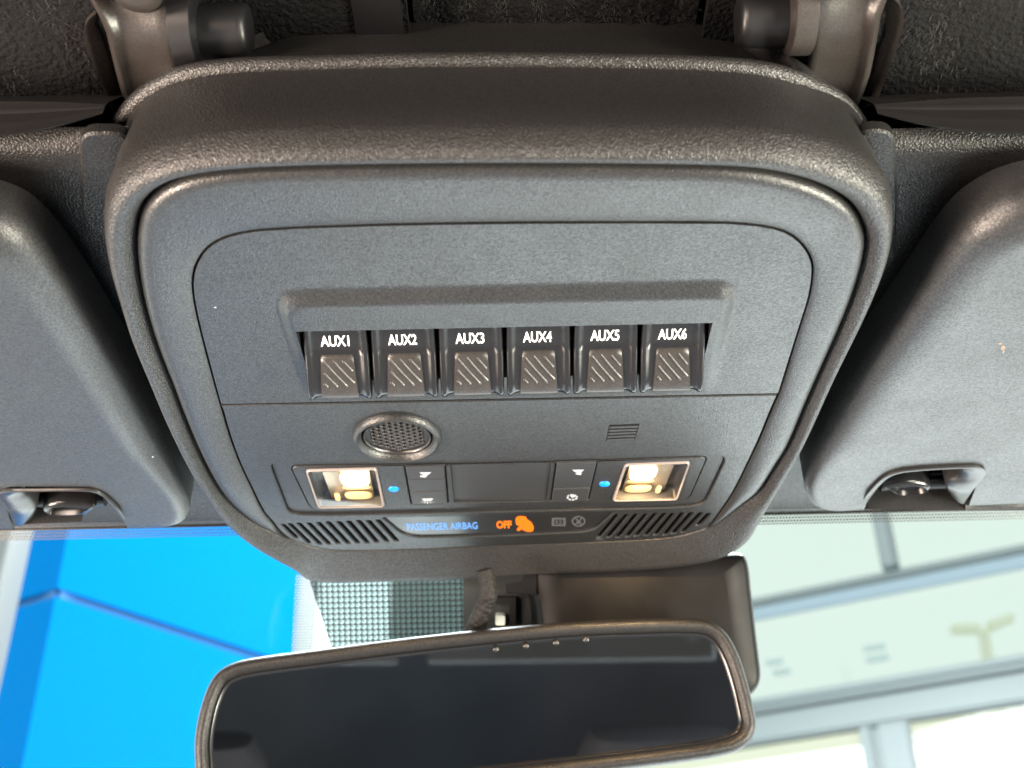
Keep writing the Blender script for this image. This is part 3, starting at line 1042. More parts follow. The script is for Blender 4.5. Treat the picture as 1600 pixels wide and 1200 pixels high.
# header trim (pebbled plastic over the windshield) and the ledge of the roof panel behind it
hyl, hyr, hy1 = P(100, 214, .030).y + .004, P(1500, 214, .030).y + .004, WY + .004
hy0 = hyl
SHELL = [(at(ANG[k], RA[k], 0).x, at(ANG[k], RA[k], 0).y) for k in range(NA)]
def shell_span(y):
    xs_ = []
    for i in range(NA):
        (x1, y1), (x2, y2) = SHELL[i - 1], SHELL[i]
        if (y1 - y) * (y2 - y) < 0:
            xs_.append(x1 + (x2 - x1) * (y - y1) / (y2 - y1))
    return (min(xs_), max(xs_)) if len(xs_) > 1 else (CC.x, CC.x)
bm = bmesh.new()
hrows = [(hy0 - .002, .036), (hy0, .0315), (hy0 + .004, .030)] + [(y, .0295) for y in np.linspace(hy0 + .012, hy1 - .006, 30)] + [(hy1, .0305), (hy1 + .0005, .036)]
for side in (0, 1):
    L = []
    sh_ = 0 if side == 0 else hyr - hyl
    for y, z in [(y_ + sh_ * (1 - sst(hy0, hy0 + .08, y_)), z_) for y_, z_ in hrows]:
        x_in = shell_span(max(y, hy0 + .006 + sh_))[side] + (.006 if side == 0 else -.006)
        if y > .50:
            x_in = CC.x
        xf = -.72 if side == 0 else .72
        L.append([Vector((xf + (x_in - xf) * t, y, H + z)) for t in np.linspace(0, 1, 24)])
    add_loft(bm, L, False)
hd = structure(link('windshield_header', bm, 'header_plastic', None, 60))

# ------------------------------------------------------------------ roof felt, ledges and latches
def felt_sheet(name, x0, x1, y0, y1, z, seed, count, lab):
    rnd = random.Random(seed)
    bm = bmesh.new()
    nx, ny = 30, 14
    g = [[bm.verts.new((x0 + (x1 - x0) * i / nx, y0 + (y1 - y0) * j / ny, H + z + .0014 * math.sin(i * 1.7 + j * .9 + seed) * math.cos(j * 1.3))) for i in range(nx + 1)] for j in range(ny + 1)]
    for j in range(ny):
        for i in range(nx):
            bm.faces.new((g[j][i], g[j][i + 1], g[j + 1][i + 1], g[j + 1][i]))
    o = link(name, bm, 'felt', None, 60)
    vs, fs = [], []
    for k in range(count):
        x, y = rnd.uniform(x0, x1), rnd.uniform(y0, y1)
        a = rnd.uniform(0, 6.283)
        l = rnd.uniform(.0012, .0034)
        p = Vector((x, y, H + z + .001))
        d = Vector((math.cos(a), math.sin(a), -rnd.uniform(.3, 1.2))).normalized()
        sd = Vector((-math.sin(a), math.cos(a), 0)) * .00010
        cv = Vector((rnd.uniform(-1, 1), rnd.uniform(-1, 1), 0)) * l * .4
        b = len(vs)
        vs += [p - sd, p + sd, p + d * l * .55 + sd + cv * .3, p + d * l * .55 - sd + cv * .3, p + d * l + cv]
        fs += [(b, b + 1, b + 2, b + 3), (b + 3, b + 2, b + 4)]
    me = bpy.data.meshes.new('felt_pile')
    me.from_pydata([tuple(v) for v in vs], [], fs)
    me.materials.append(MATS['felt_fibre'])
    f = link_mesh('felt_pile', me, o)
    f['kind'] = 'stuff'
    return structure(o)
ZF = .062
fy = P(80, 168, ZF).y
felt_sheet('headliner_left', -.42, P(170, 100, ZF).x + .01, fy - .095, fy + .004, ZF, 1, 26000, '')
felt_sheet('headliner_right', P(1365, 100, ZF).x - .004, .42, fy - .095, fy + .004, ZF, 2, 26000, '')
cx0, cx1 = P(637, 20, .078).x, P(1108, 20, .078).x
felt_sheet('headliner_centre', cx0, cx1, P(800, 42, .098).y - .07, P(800, 42, .098).y, .098, 3, 16000, '')
bm = bmesh.new()
add_loft(bm, [[Vector((x, y, H + z)) for x in np.linspace(-.72, .72, 20)] for y, z in ((-1.35, .105), (.1, .105), (.42, .105), (WY + .008, .105), (WY + .008, .031))], False)
structure(link('roof_panel', bm, 'felt', None, 0))

def ledge(x_end, x_far, label):
    """rolled front edge of the removable roof panel"""
    sgn = 1 if x_end > x_far else -1
    px_ = 80 if x_far < 0 else 1500
    dy_ = 0 if x_far < 0 else -4
    prof_ = [(P(px_, y + dy_, z).y, z) for y, z in ((148, .064), (156, .052), (162, .0445), (168, .0410), (176, .0390), (184, .0375), (188, .0350), (196, .0325), (204, .0300), (209, .0280), (213, .0268))]
    prof_ += [(prof_[-1][0] + .0012, .0275), (prof_[-1][0] + .003, .045)]
    y0 = prof_[0][0]
    xs = list(np.linspace(x_far, x_end - sgn * .045, 12)) + list(np.linspace(x_end - sgn * .040, x_end, 14))
    loops = []
    for x in xs:
        t = min(max(1 - abs(x - x_end) / .040, 0), 1)
        sh = 1 - .75 * t * t
        L = []
        for i, (y, z) in enumerate(prof_):
            k = 1 if i < 4 else sh
            yb, zb = prof_[3]
            L.append(Vector((x, yb + (y - yb) * k if i >= 4 else y, H + (zb + (z - zb) * k if i >= 4 else z))))
        loops.append(L)
    bm = bmesh.new()
    add_loft(bm, loops, False)
    o = link('roof_panel_ledge', bm, 'trim_plastic', None, 60)
    o['label'] = label; o['category'] = 'roof trim'
ledge(P(182, 190, .045).x, -.72, 'rolled black plastic edge strip of the roof panel over the left visor')
ledge(P(1352, 190, .045).x, .72, 'rolled black plastic edge strip of the roof panel over the right visor')

# small trim plates beside the console
def trim_plate(pts, label):
    o = rounded(px(pts, .026), .006, 4)
    bm = bmesh.new()
    plate(bm, o, .0275, .004, .0008)
    t = thing('filler_plate', (o[0].x, o[0].y, H + .03), label, 'trim plate')
    link('plate', bm, 'header_plastic', t, 40)
trim_plate([(122,225),(136,214),(200,214),(215,380),(150,376),(127,350)], 'pebbled black filler plate left of the console beside the left visor')
trim_plate([(1345,210),(1388,210),(1401,224),(1404,330),(1398,420),(1360,420)], 'pebbled black filler plate right of the console beside the right visor')

def latch(mir, label):
    """roof latch: saddle-shaped arm, side wing, pivot barrel with collar and round cap; traced on the left, mirrored for the right"""
    base = P(235, 180, .050)
    if mir:
        base = P(1300, 180, .050)
    t = thing('roof_latch', (base.x, base.y, base.z + .02), label, 'latch', 'roof panel latches')
    XM = (P(235, 90, .055).x + P(1303, 90, .055).x) / 2
    def Q(px_, py_, z):
        p = P(px_, py_, z)
        if mir:
            p = Vector((2 * XM - p.x, p.y, p.z))
        return p
    # arm: rows down the photo, columns across; a saddle that stands nearest the viewer along its left flank
    rows_ = [(-60, 96, 292), (-25, 120, 286), (0, 140, 280), (25, 155, 277), (50, 166, 277), (80, 173, 279), (110, 180, 283), (140, 188, 289), (170, 200, 300), (205, 216, 312)]
    bm = bmesh.new()
    loops = []
    for y, xl, xr in rows_:
        zb = .0535 + .010 * ((80 - y) / 100.0) ** 2 * (1 if y < 80 else .25)
        L = []
        for u, dz in ((0, .016), (.0, .004), (.015, .0008), (.05, -.0006), (.10, -.0004), (.17, .0008), (.26, .0014), (.4, .0016), (.55, .0014), (.7, .0010), (.84, .0006), (.93, .0008), (.98, .0018), (1.0, .004), (1.0, .016)):
            L.append(Q(xl + (xr - xl) * u, y, zb + dz))
        loops.append(L)
    add_loft(bm, loops, False)
    link('arm', bm, 'latch_plastic', t, 60)
    bm = bmesh.new()
    w_ = [Q(x, y, z) for x, y, z in smooth([Vector(v) for v in ((150,22,.060),(136,34,.059),(130,52,.0585),(134,76,.058),(146,102,.0575),(162,140,.057),(182,184,.056),(212,190,.060),(200,120,.064),(178,60,.066),(165,20,.066))], 4)]
    add_loft(bm, [w_, [p + Vector((0, 0, .006)) for p in w_]], True, True, True)
    link('side_wing', bm, 'latch_plastic', t, 50)
    # barrel and collar run across the car
    def cyl(name, x0, x1, yc, z, r, matn, round_end=True):
        a, b = Q(x0, yc, z), Q(x1, yc, z)
        b = Vector((b.x, a.y, a.z))
        ax = (b - a)
        bm = bmesh.new()
        lo = []
        fr = [(0, 1), (.86, 1), (.94, .97), (.985, .88), (1.0, .74)] if round_end else [(0, .96), (.04, 1), (.96, 1), (1, .96)]
        for f, rr in fr:
            c = a + ax * f
            lo.append([c + Vector((0, math.cos(k), math.sin(k))) * r * rr for k in np.linspace(0, 2 * math.pi, 32, endpoint=False)])
        add_loft(bm, lo, True, True, True)
        return link(name, bm, matn, t, 40)
    cyl('pivot_barrel', 285, 392, 50, .064, .0085, 'latch_dark')
    cyl('barrel_collar', 276, 312, 42, .062, .0125, 'latch_plastic' if mir else 'latch_dark', False)  # shade painted in: left collar takes the darker plastic
    c = Q(214, -22, .056)
    bm = bmesh.new()
    def cc(r, z):
        return [Vector((c.x + math.cos(a) * r, c.y + math.sin(a) * r * 1.05, c.z + z)) for a in np.linspace(0, 2 * math.pi, 40, endpoint=False)]
    add_loft(bm, [cc(.0088, .004), cc(.0088, -.0008), cc(.0078, -.0012), cc(.0075, -.0002)], True, False, False)
    link('cap_groove', bm, 'black_gap', t, 60)
    bm = bmesh.new()
    add_loft(bm, [cc(.0076, .004), cc(.0076, -.0022), cc(.0070, -.0028), cc(.004, -.0031)], True, False, True)
    link('cap', bm, 'latch_plastic', t, 60)
latch(False, 'warm-lit grey roof latch with side wing left of the console top')
latch(True, 'greenish-grey roof latch with a copper-lit collar right of the console top')
# dark recess walls behind the latches
bm = bmesh.new()
zr = .088
for xa_, xb_ in ((P(150, 40, zr).x, cx0 - .001), (cx1 + .001, P(1390, 40, zr).x)):
    add_box(bm, Vector(((xa_ + xb_) / 2, P(800, 40, zr).y - .02, H + zr)), (xb_ - xa_, .10, .004))
structure(link('latch_recess', bm, 'felt', None, 0))
bm = bmesh.new()
add_box(bm, PD(590, 20, .40) + Vector((0, 0, .004)), (.016, .05, .010))
o = link('recess_block', bm, 'latch_dark', None, 30)
o['label'] = 'plain dark block in the shadowed recess behind the console top, left of centre felt'; o['category'] = 'block'

# ------------------------------------------------------------------ sun visors
def visor(pts, notch, trim_in, trim_out, label, clip, side):
    ZV = .0
    RF = .006
    def Rv(Y):
        return .014 + (RF - .014) * sst(.40, .455, Y)
    o = smooth([P(x, y, .82 * (.014 + (RF - .014) * sst(590, 740, y)) + .0095 * (1 - sst(330, 600, y))) for x, y in pts], 8)
    y_front = max(p[1] for p in pts) - (2 if side < 0 else 6)
    def ze(y):
        d_ = max(0.0, (y_front - y) / 2.4 * .001)
        return 0.0 if d_ >= RF else RF * .85 * (1 - math.sqrt(max(0, 1 - (1 - d_ / RF) ** 2)))
    def Pe(x, y):
        return P(x, y, ze(y))
    def zl(pts_, dz):
        return [Vector((p.x, p.y, p.z + dz)) for p in pts_]
    ctr = sum(o, Vector()) / len(o)
    t = thing('sun_visor', (ctr.x, ctr.y, H + .02), label, 'sun visor', 'sun visors')
    nl = rounded([Pe(x, y) for x, y in notch], .006, 6)
    oa = np.array([(p.x, p.y) for p in o]); ob = np.roll(oa, -1, axis=0)
    na = np.array([(p.x, p.y) for p in nl]); nb = np.roll(na, -1, axis=0)
    def near(a, b, x, y):
        ab = b - a
        t_ = np.clip(((x - a[:, 0]) * ab[:, 0] + (y - a[:, 1]) * ab[:, 1]) / np.maximum((ab ** 2).sum(1), 1e-12), 0, 1)
        q_ = a + ab * t_[:, None]
        d_ = np.hypot(q_[:, 0] - x, q_[:, 1] - y)
        k_ = int(d_.argmin())
        return d_[k_], q_[k_]
    def inside(a, b, x, y):
        c_ = ((a[:, 1] > y) != (b[:, 1] > y)) & (x < (b[:, 0] - a[:, 0]) * (y - a[:, 1]) / np.where(b[:, 1] == a[:, 1], 1e-12, b[:, 1] - a[:, 1]) + a[:, 0])
        return c_.sum() % 2 == 1
    y0_, y1_ = oa[:, 1].min(), oa[:, 1].max()
    x0_, x1_ = oa[:, 0].min(), oa[:, 0].max()
    def spans(y):
        m_ = (oa[:, 1] - y) * (ob[:, 1] - y) < 0
        xs_ = oa[m_, 0] + (ob[m_, 0] - oa[m_, 0]) * (y - oa[m_, 1]) / (ob[m_, 1] - oa[m_, 1])
        return xs_.min(), xs_.max()
    ys_ = [y0_ + .00002, y0_ + .0003, y0_ + .0009] + list(np.arange(y0_ + .002, y1_ - .0021, .0017)) + [y1_ - .002, y1_ - .0009, y1_ - .0003, y1_ - .00002]
    xc_ = np.arange(x0_, x1_ + .0017, .0017)
    bm = bmesh.new()
    g = []
    for y in ys_:
        a_, b_ = spans(y)
        row = []
        for x in xc_:
            xx = min(max(x, a_), b_)
            # keep a vertex exactly on the outline and a few just inside it
            d_, _q = near(oa, ob, xx, y)
            R = Rv(y)
            zz_ = 0 if d_ >= R else R * .85 * (1 - math.sqrt(max(0, 1 - (1 - d_ / R) ** 2)))
            row.append(bm.verts.new((xx, y, H + ZV + zz_)))
        g.append(row)
    for r_ in range(len(g) - 1):
        for c_ in range(len(xc_) - 1):
            q4 = (g[r_][c_], g[r_][c_ + 1], g[r_ + 1][c_ + 1], g[r_ + 1][c_])
            mx_ = sum(v.co.x for v in q4) / 4; my_ = sum(v.co.y for v in q4) / 4
            if inside(na, nb, mx_, my_):
                continue
            bm.faces.new(q4)
    bmesh.ops.remove_doubles(bm, verts=bm.verts[:], dist=.00001)
    for v in [v for v in bm.verts if not v.link_faces]:
        bm.verts.remove(v)
    for v in bm.verts:
        if v.is_boundary:
            d_, q_ = near(na, nb, v.co.x, v.co.y)
            if d_ < .0022:
                v.co.x, v.co.y = q_[0], q_[1]
    be = [e for e in bm.edges if e.is_boundary]
    ex_ = bmesh.ops.extrude_edge_only(bm, edges=be)
    for v in [g_ for g_ in ex_['geom'] if isinstance(g_, bmesh.types.BMVert)]:
        v.co.z = H + ZV + .022
    link('body', bm, 'visor_vinyl', t, 60)
    # trim following the notch
    c = smooth([Pe(x, y) for x, y in trim_out], 5, False)
    c2 = smooth([Pe(x, y) for x, y in trim_in], 5, False)
    n = min(len(c), len(c2))
    bm = bmesh.new()
    lo = [zl(c[:n], -.0002), zl(c[:n], -.0012), zl([a.lerp(b, .15) for a, b in zip(c[:n], c2[:n])], -.0016), zl([a.lerp(b, .55) for a, b in zip(c[:n], c2[:n])], -.0006), zl([a.lerp(b, .9) for a, b in zip(c[:n], c2[:n])], .0016), zl(c2[:n], .0030), zl(c2[:n], .014)]
    add_loft(bm, lo, False)
    link('notch_trim', bm, 'trim_plastic', t, 60)
    # rod and retaining clip in the notch
    (xa_, ya_), (xb_, yb_) = clip['rod']
    bm = bmesh.new()
    a, b = P(xa_, ya_, .012), P(xb_, yb_, .012)
    add_tube(bm, [a, b], .0034, 16)
    link('rod', bm, 'trim_plastic', t, 60)
    bm = bmesh.new()
    L = smooth([P(x, y, .004) for x, y in clip['shape']], 5)
    add_loft(bm, [zz(L, .014), zz(L, .005), zz(inset2(L, .0008), .0035), zz(inset2(L, .0022), .0030), zz(inset2(L, .0030), .0052)], True, True, True)
    link('clip', bm, 'switch_plastic', t, 50)
    return t
visor([(-330,268),(-200,266),(-60,274),(0,285),(45,305),(80,338),(115,390),(150,462),(200,568),(250,676),(284,752),(297,786),(292,804),(270,813),(215,815),(100,816),(0,818),(-200,818),(-330,816)],
      [(2,760),(145,761),(170,773),(190,795),(208,830),(28,830)],
      [(50,816),(55,800),(46,787),(35,776),(42,771),(60,769),(130,769),(150,773),(165,784),(178,800),(190,818)],
      [(24,818),(16,800),(6,782),(-4,768),(10,763),(50,762),(140,762),(158,767),(175,779),(192,798),(207,818)],
      'soft black sun visor at left with bluish sheen, above the blue wall',
      {'rod': ((48,781),(165,779)), 'shape': [(66,796),(72,789),(90,786),(120,787),(150,790),(140,799),(128,804),(90,805),(74,803)]}, -1)
visor([(1960,240),(1800,240),(1680,243),(1610,252),(1555,268),(1502,300),(1462,345),(1432,398),(1400,458),(1350,550),(1300,640),(1270,705),(1257,742),(1258,765),(1270,782),(1298,790),(1340,788),(1450,784),(1600,778),(1800,772),(1960,770)],
      [(1350,800),(1345,784),(1366,755),(1388,739),(1420,731),(1520,724),(1535,735),(1500,800)],
      [(1360,787),(1372,770),(1384,756),(1398,745),(1420,740),(1495,735),(1504,740),(1496,752),(1482,760),(1480,770),(1488,782)],
      [(1340,790),(1352,772),(1366,755),(1386,739),(1415,731),(1520,725),(1536,729),(1538,740),(1528,752),(1518,764),(1506,783)],
      'soft grey-black sun visor at right with coppery edge, above the bright storefront',
      {'rod': ((1375,756),(1482,752)), 'shape': [(1378,760),(1392,756),(1420,753),(1445,755),(1456,760),(1450,768),(1430,773),(1402,774),(1390,768)]}, 1)

# faint dried smear on the right visor
st = [o_ for o_ in COL.objects if o_.name.startswith('sun_visor') and 'right' in o_.get('label', '')][0]
mat('smear', (.17, .12, .085), .7, .3, var=.5, varscale=900)
bm = bmesh.new()
for cx_, cy_, rx_, ry_, ph in ((1563, 537, 3.0, 2.0, 0), (1567, 543, 3.4, 3.8, 1), (1568, 549, 1.6, 3.0, 2)):
    L = [P(cx_ + rx_ * math.cos(a_) * (1 + .3 * math.sin(3 * a_ + ph)), cy_ + ry_ * math.sin(a_) * (1 + .3 * math.cos(2 * a_ + ph)), -.00006 - ph * .00001) for a_ in np.linspace(0, 2 * math.pi, 12, endpoint=False)]
    bm.faces.new([bm.verts.new(p) for p in L])
link('smear', bm, 'smear', st, 0, recalc=False)

# ------------------------------------------------------------------ rear-view mirror
MC = PD(745, 1105, .52)
mn = (CAM - MC).normalized()
mn = (mn + Vector((0.02, 0, .04))).normalized()
def Mp(x, y, off=0.0):
    return PP(x, y, MC, mn) + mn * off
M_OUT = [(303,1195),(302,1160),(308,1120),(320,1080),(336,1052),(360,1036),(395,1027),(500,1013),(650,994),(800,978),(900,970),(1000,966),(1075,965),(1108,969),(1133,985),(1152,1015),(1168,1060),(1179,1105),(1183,1130),(1178,1152),(1164,1168),(1140,1179),(1080,1190),(900,1212),(700,1234),(500,1254),(400,1262),(345,1262),(316,1250),(305,1225)]
mo = smooth([Mp(x, y) for x, y in M_OUT], 5)
mcx = sum(mo, Vector()) / len(mo)
def minset(d, off):
    """inset the mirror outline within its own plane"""
    ex = mn.cross(Vector((0, 0, 1))).normalized(); ey = ex.cross(mn).normalized()
    pl = [Vector(((p - mcx).dot(ex), (p - mcx).dot(ey), 0)) for p in mo]
    pl = inset2(pl, d)
    return [mcx + ex * p.x + ey * p.y + mn * off for p in pl]
mirror = thing('rear_view_mirror', mcx + Vector((0, .05, .02)), 'black framed rear-view mirror below the console, reflecting the dark cabin', 'mirror')
bm = bmesh.new()
back = lambda f, off: [mcx + (p - mcx) * f + mn * off for p in mo]
add_loft(bm, [back(.55, -.045), back(.80, -.036), back(.94, -.022), back(.995, -.010), minset(0, -.003), minset(.0006, .0005), minset(.0018, .0022), minset(.0034, .0028), minset(.0048, .0022), minset(.0058, .0008), minset(.0064, -.0008)], True, True, False)
link('frame', bm, 'mirror_frame', mirror, 60)
bm = bmesh.new()
add_loft(bm, [minset(.0061, -.0004), minset(.0070, .0000), minset(.0078, -.0006), minset(.0082, -.0014)], True)
link('inner_bezel', bm, 'switch_plastic', mirror, 60)
bm = bmesh.new()
bm.faces.new([bm.verts.new(p) for p in minset(.0076, -.0010)])
link('glass', bm, 'mirror_glass', mirror, 0)
bm = bmesh.new()
foot = Wp(880, 1010, .004)
add_tube(bm, [mcx - mn * .04, mcx - mn * .055 + Vector((0, .004, .012)), foot.lerp(mcx - mn * .05, .35), foot], [.012, .010, .010, .014], 16)
link('stem', bm, 'sensor_plastic', mirror, 60)
# row of small beads on the glass, modelled in place of reflected LEDs
for x, y in ((775, 1014), (822, 1009), (869, 1004), (916, 999)):
    c = Mp(x, y, -.0004)
    bm = bmesh.new()
    bmesh.ops.create_uvsphere(bm, u_segments=12, v_segments=8, radius=.0012, matrix=Matrix.Translation(c))
    link('led_reflection', bm, 'trim_plastic', mirror, 60)

# ------------------------------------------------------------------ sensor cover, cable and bracket between console and glass
SN = Vector((0, -.93, -.36)).normalized()
SC = PD(1000, 960, .56)
def Sp(x, y, off=0.0):
    return PP(x, y, SC, SN) + SN * off
so_ = smooth([Sp(x, y) for x, y in [(828,905),(828,885),(838,873),(870,871),(960,868),(1060,866),(1140,864),(1163,865),(1172,880),(1177,920),(1184,980),(1190,1030),(1192,1058),(1186,1076),(1170,1090),(1100,1100),(1000,1110),(900,1110),(860,1100),(848,1060),(838,960)]], 5)
scx = sum(so_, Vector()) / len(so_)
def sins(d, off):
    ex = SN.cross(Vector((0, 0, 1))).normalized(); ey = ex.cross(SN).normalized()
    pl = inset2([Vector(((p - scx).dot(ex), (p - scx).dot(ey), 0)) for p in so_], d)
    return [scx + ex * p.x + ey * p.y + SN * off for p in pl]
cover = thing('sensor_cover', scx - SN * .03, 'smooth black plastic sensor cover on the glass behind the mirror', 'sensor cover')
bm = bmesh.new()
add_loft(bm, [sins(-.004, -.045), sins(-.001, -.02), sins(0, -.006), sins(.0006, -.003), sins(.0018, -.0010), sins(.0034, 0), [scx + (p - scx) * .8 + SN * .0012 for p in sins(.0034, 0)]], True, False, True)
link('housing', bm, 'sensor_plastic', cover, 50)
bm = bmesh.new()
L = [Sp(790, 912), Sp(815, 908), Sp(830, 868), Sp(838, 868), Sp(838, 930), Sp(790, 926)]
add_loft(bm, [[p + SN * .001 for p in L], [p - SN * .012 for p in L]], True, True, True)
link('side_tab', bm, 'black_gap', cover, 0)

br = thing('glass_bracket', Wp(770, 940, .01), 'flat grey-green bracket stuck to the glass between dot print and sensor cover', 'bracket')
bm = bmesh.new()
L = [Wp(724, 895, .004), Wp(850, 890, .004), Wp(850, 1030, .004), Wp(724, 1040, .004)]
add_loft(bm, [L, [p - WN * .002 for p in L]], True, True, True)
link('base_sheet', bm, 'bracket_plastic', br, 0)
for (x0, y0, x1, y1) in ((770, 934, 806, 944), (796, 944, 806, 975)):
    bm = bmesh.new()
    L = [Wp(x0, y0, .009), Wp(x1, y0, .009), Wp(x1, y1, .009), Wp(x0, y1, .009)]
    add_loft(bm, [L, [p - WN * .004 for p in L]], True, True, True)
    link('rib', bm, 'latch_dark', br, 0)
bm = bmesh.new()
L = rounded([Wp(774, 962, .012), Wp(789, 962, .012), Wp(789, 977, .012), Wp(774, 977, .012)], .001, 3)
add_loft(bm, [[p - WN * .006 for p in L], L, [sum(L, Vector()) / len(L) + (p - sum(L, Vector()) / len(L)) * .6 - WN * .0008 for p in L]], True, False, True)
link('clip_button', bm, 'clip_white', br, 40)

bm = bmesh.new()
cp = smooth([PD(x, y, t) for x, y, t in ((757, 890, .535), (762, 912, .535), (763, 930, .535), (757, 950, .537), (748, 970, .540), (738, 992, .545), (730, 1020, .55))], 8, False)
rr = [.0036 + .0012 * i / len(cp) for i in range(len(cp))]
add_tube(bm, cp, rr, 14)
# braided sleeve: raised turns
cb = link('wiring_cable', bm, 'cable_weave', None, 60)
cb['label'] = 'short black woven wiring cable hanging from the console front behind the mirror'; cb['category'] = 'cable'

# ------------------------------------------------------------------ showroom outside the glass
FLOOR = 0.0
bm = bmesh.new()
bm.faces.new([bm.verts.new(v) for v in ((-40, -20, FLOOR), (40, -20, FLOOR), (40, 60, FLOOR), (-40, 60, FLOOR))])
structure(link('floor', bm, 'floor_tile', None, 0))

# blue feature wall: convex corner seen through the left of the glass
corner = PD(88, 925, 2.7)
zs = corner.z
def on_z(px_, py_, z):
    d = ray(px_, py_)
    return CAM + d * ((z - CAM.z) / d.z)
rp = on_z(385, 1020, zs); lp = on_z(20, 946, zs)
dr = Vector((rp.x - corner.x, rp.y - corner.y, 0)).normalized()
dl = Vector((lp.x - corner.x, lp.y - corner.y, 0)).normalized()
def wall_hit(px_, py_, c, d):
    n = Vector((-d.y, d.x, 0))
    return PP(px_, py_, c, n)
rend = wall_hit(465, 950, corner, dr)
RL_ = (Vector((rend.x, rend.y, 0)) - Vector((corner.x, corner.y, 0))).length
blue = thing('blue_wall', (corner.x, corner.y, 0), 'bright blue two-sided feature wall seen through the left of the windshield', 'wall')
TOPZ = zs + 1.6
for nm, d, ln in (('right_face', dr, RL_), ('left_face', dl, 1.6)):
    n = Vector((-d.y, d.x, 0)); n = n if n.dot(CAM - corner) > 0 else -n
    for i, (z0, z1) in enumerate(((FLOOR, zs - .010), (zs + .010, TOPZ))):
        bm = bmesh.new()
        a, b = corner + d * .0, corner + d * ln
        q = [Vector((a.x, a.y, z0)), Vector((b.x, b.y, z0)), Vector((b.x, b.y, z1)), Vector((a.x, a.y, z1))]
        add_loft(bm, [q, [p - n * .10 for p in q]], True, True, True)
        link('wall_panel', bm, 'blue_wall', blue, 0)
    bm = bmesh.new()
    q = [Vector((a.x, a.y, zs - .010)) - n * .012, Vector((b.x, b.y, zs - .010)) - n * .012, Vector((b.x, b.y, zs + .010)) - n * .012, Vector((a.x, a.y, zs + .010)) - n * .012]
    add_loft(bm, [q, [p - n * .05 for p in q]], True, True, True)
    link('joint', bm, 'blue_seam', blue, 0)
def column(px0, px1, py, dist, wname, label):
    a, b = PD(px0, py, dist), PD(px1, py, dist)
    c = (a + b) / 2
    wd = (b - a).length
    bm = bmesh.new()
    L = rounded([Vector((c.x - wd / 2, c.y - wd / 2, 0)), Vector((c.x + wd / 2, c.y - wd / 2, 0)), Vector((c.x + wd / 2, c.y + wd / 2, 0)), Vector((c.x - wd / 2, c.y + wd / 2, 0))], wd * .1, 3)
    add_loft(bm, [[Vector((p.x, p.y, z)) for p in L] for z in (FLOOR, c.z + 3)], True, True, True)
    o = link(wname, bm, 'white_column', None, 40)
    o['label'] = label; o['category'] = 'column'
column(-60, 22, 900, 2.2, 'column', 'pale grey column left of the blue wall at the picture edge')
column(466, 494, 960, 5.0, 'column', 'thin pale grey column right of the blue wall beside the dot print')

# glazed storefront on the right
A0 = PD(1600, 857, 9.0)
zt = A0.z
A1 = on_z(1186, 940, zt)
ds = Vector((A1.x - A0.x, A1.y - A0.y, 0)).normalized()      # runs left and away
ns = Vector((-ds.y, ds.x, 0)); ns = ns if ns.dot(CAM - A0) > 0 else -ns
def S(px_, py_):
    p = PP(px_, py_, A0, ns)
    return (Vector((p.x, p.y, 0)) - Vector((A0.x, A0.y, 0))).dot(ds), p.z
store = thing('storefront', (A0.x, A0.y, 0), 'grey metal framed glass storefront with doors seen through the right of the windshield', 'storefront')
def W3(s, z, o=0.0):
    return Vector((A0.x + ds.x * s + ns.x * o, A0.y + ds.y * s + ns.y * o, z))
def bar(name, s0, s1, z0, z1, o0, o1, m, bev=.02):
    bm = bmesh.new()
    add_loft(bm, [[W3(s0, z0, o0), W3(s1, z0, o0), W3(s1, z1, o0), W3(s0, z1, o0)], [W3(s0, z0, o1), W3(s1, z0, o1), W3(s1, z1, o1), W3(s0, z1, o1)]], True, True, True)
    if bev:
        bmesh.ops.bevel(bm, geom=bm.edges[:], offset=bev, segments=2, affect='EDGES')
    return link(name, bm, m, store, 40)
s_left = S(1180, 940)[0] + 3.5
s_right = -2.5
bar('transom_bar', s_right, s_left, zt - .035, zt + .03, -.06, .04, 'storefront_metal')
sm, zm = S(1382, 835)
bar('upper_mullion', sm - .06, sm + .06, zt + .03, zt + 3.5, -.06, .10, 'storefront_metal')
bar('upper_mullion', sm - 2.6, sm - 2.42, zt + .06, zt + 3.5, -.06, .10, 'storefront_metal')
bar('soffit_strip', s_right, s_left, zt - .16, zt - .05, .005, .03, 'soffit', .008)
zb1, zb0 = S(1400, 1065)[1], S(1400, 1090)[1]
zb_top = S(1600, 1028)[1]; zb_mid = S(1600, 1050)[1]; zdoor = S(1600, 1100)[1]
bar('door_header', s_right, s_left, zb_mid, zb_top, -.08, .14, 'storefront_metal', .04)
bar('door_header', s_right, s_left, zdoor, zb_mid - .01, -.08, .06, 'storefront_metal')
sa = S(1365, 1130)[0]
# door leaves: stiles, glazing with upper panes tinted in place of a cream soffit
sR, sL = S(1425, 1150)[0], S(1345, 1150)[0]
bar('door_stile', sa - .04, sa + .04, FLOOR, zdoor, -.05, .02, 'storefront_metal')
bar('door_stile', sR, sa - .02, FLOOR, zdoor, -.05, .06, 'storefront_metal')
bar('door_stile', sa + .02, sL, FLOOR, zdoor, -.05, .06, 'storefront_metal')
bar('door_stile', sR - 2.5, sR - 2.1, FLOOR, zdoor, -.05, .06, 'storefront_metal')
bar('door_stile', sL + 2.2, sL + 2.6, FLOOR, zdoor, -.05, .06, 'storefront_metal')
for s0_, s1_ in ((s_right, sm - 2.5), (sm - 2.5, sm), (sm, s_left)):
    bm = bmesh.new()
    bm.faces.new([bm.verts.new(v) for v in (W3(s0_, zt), W3(s1_, zt), W3(s1_, zt + 3.5), W3(s0_, zt + 3.5))])
    link('window_pane', bm, 'store_glass', store, 0)
bm = bmesh.new()
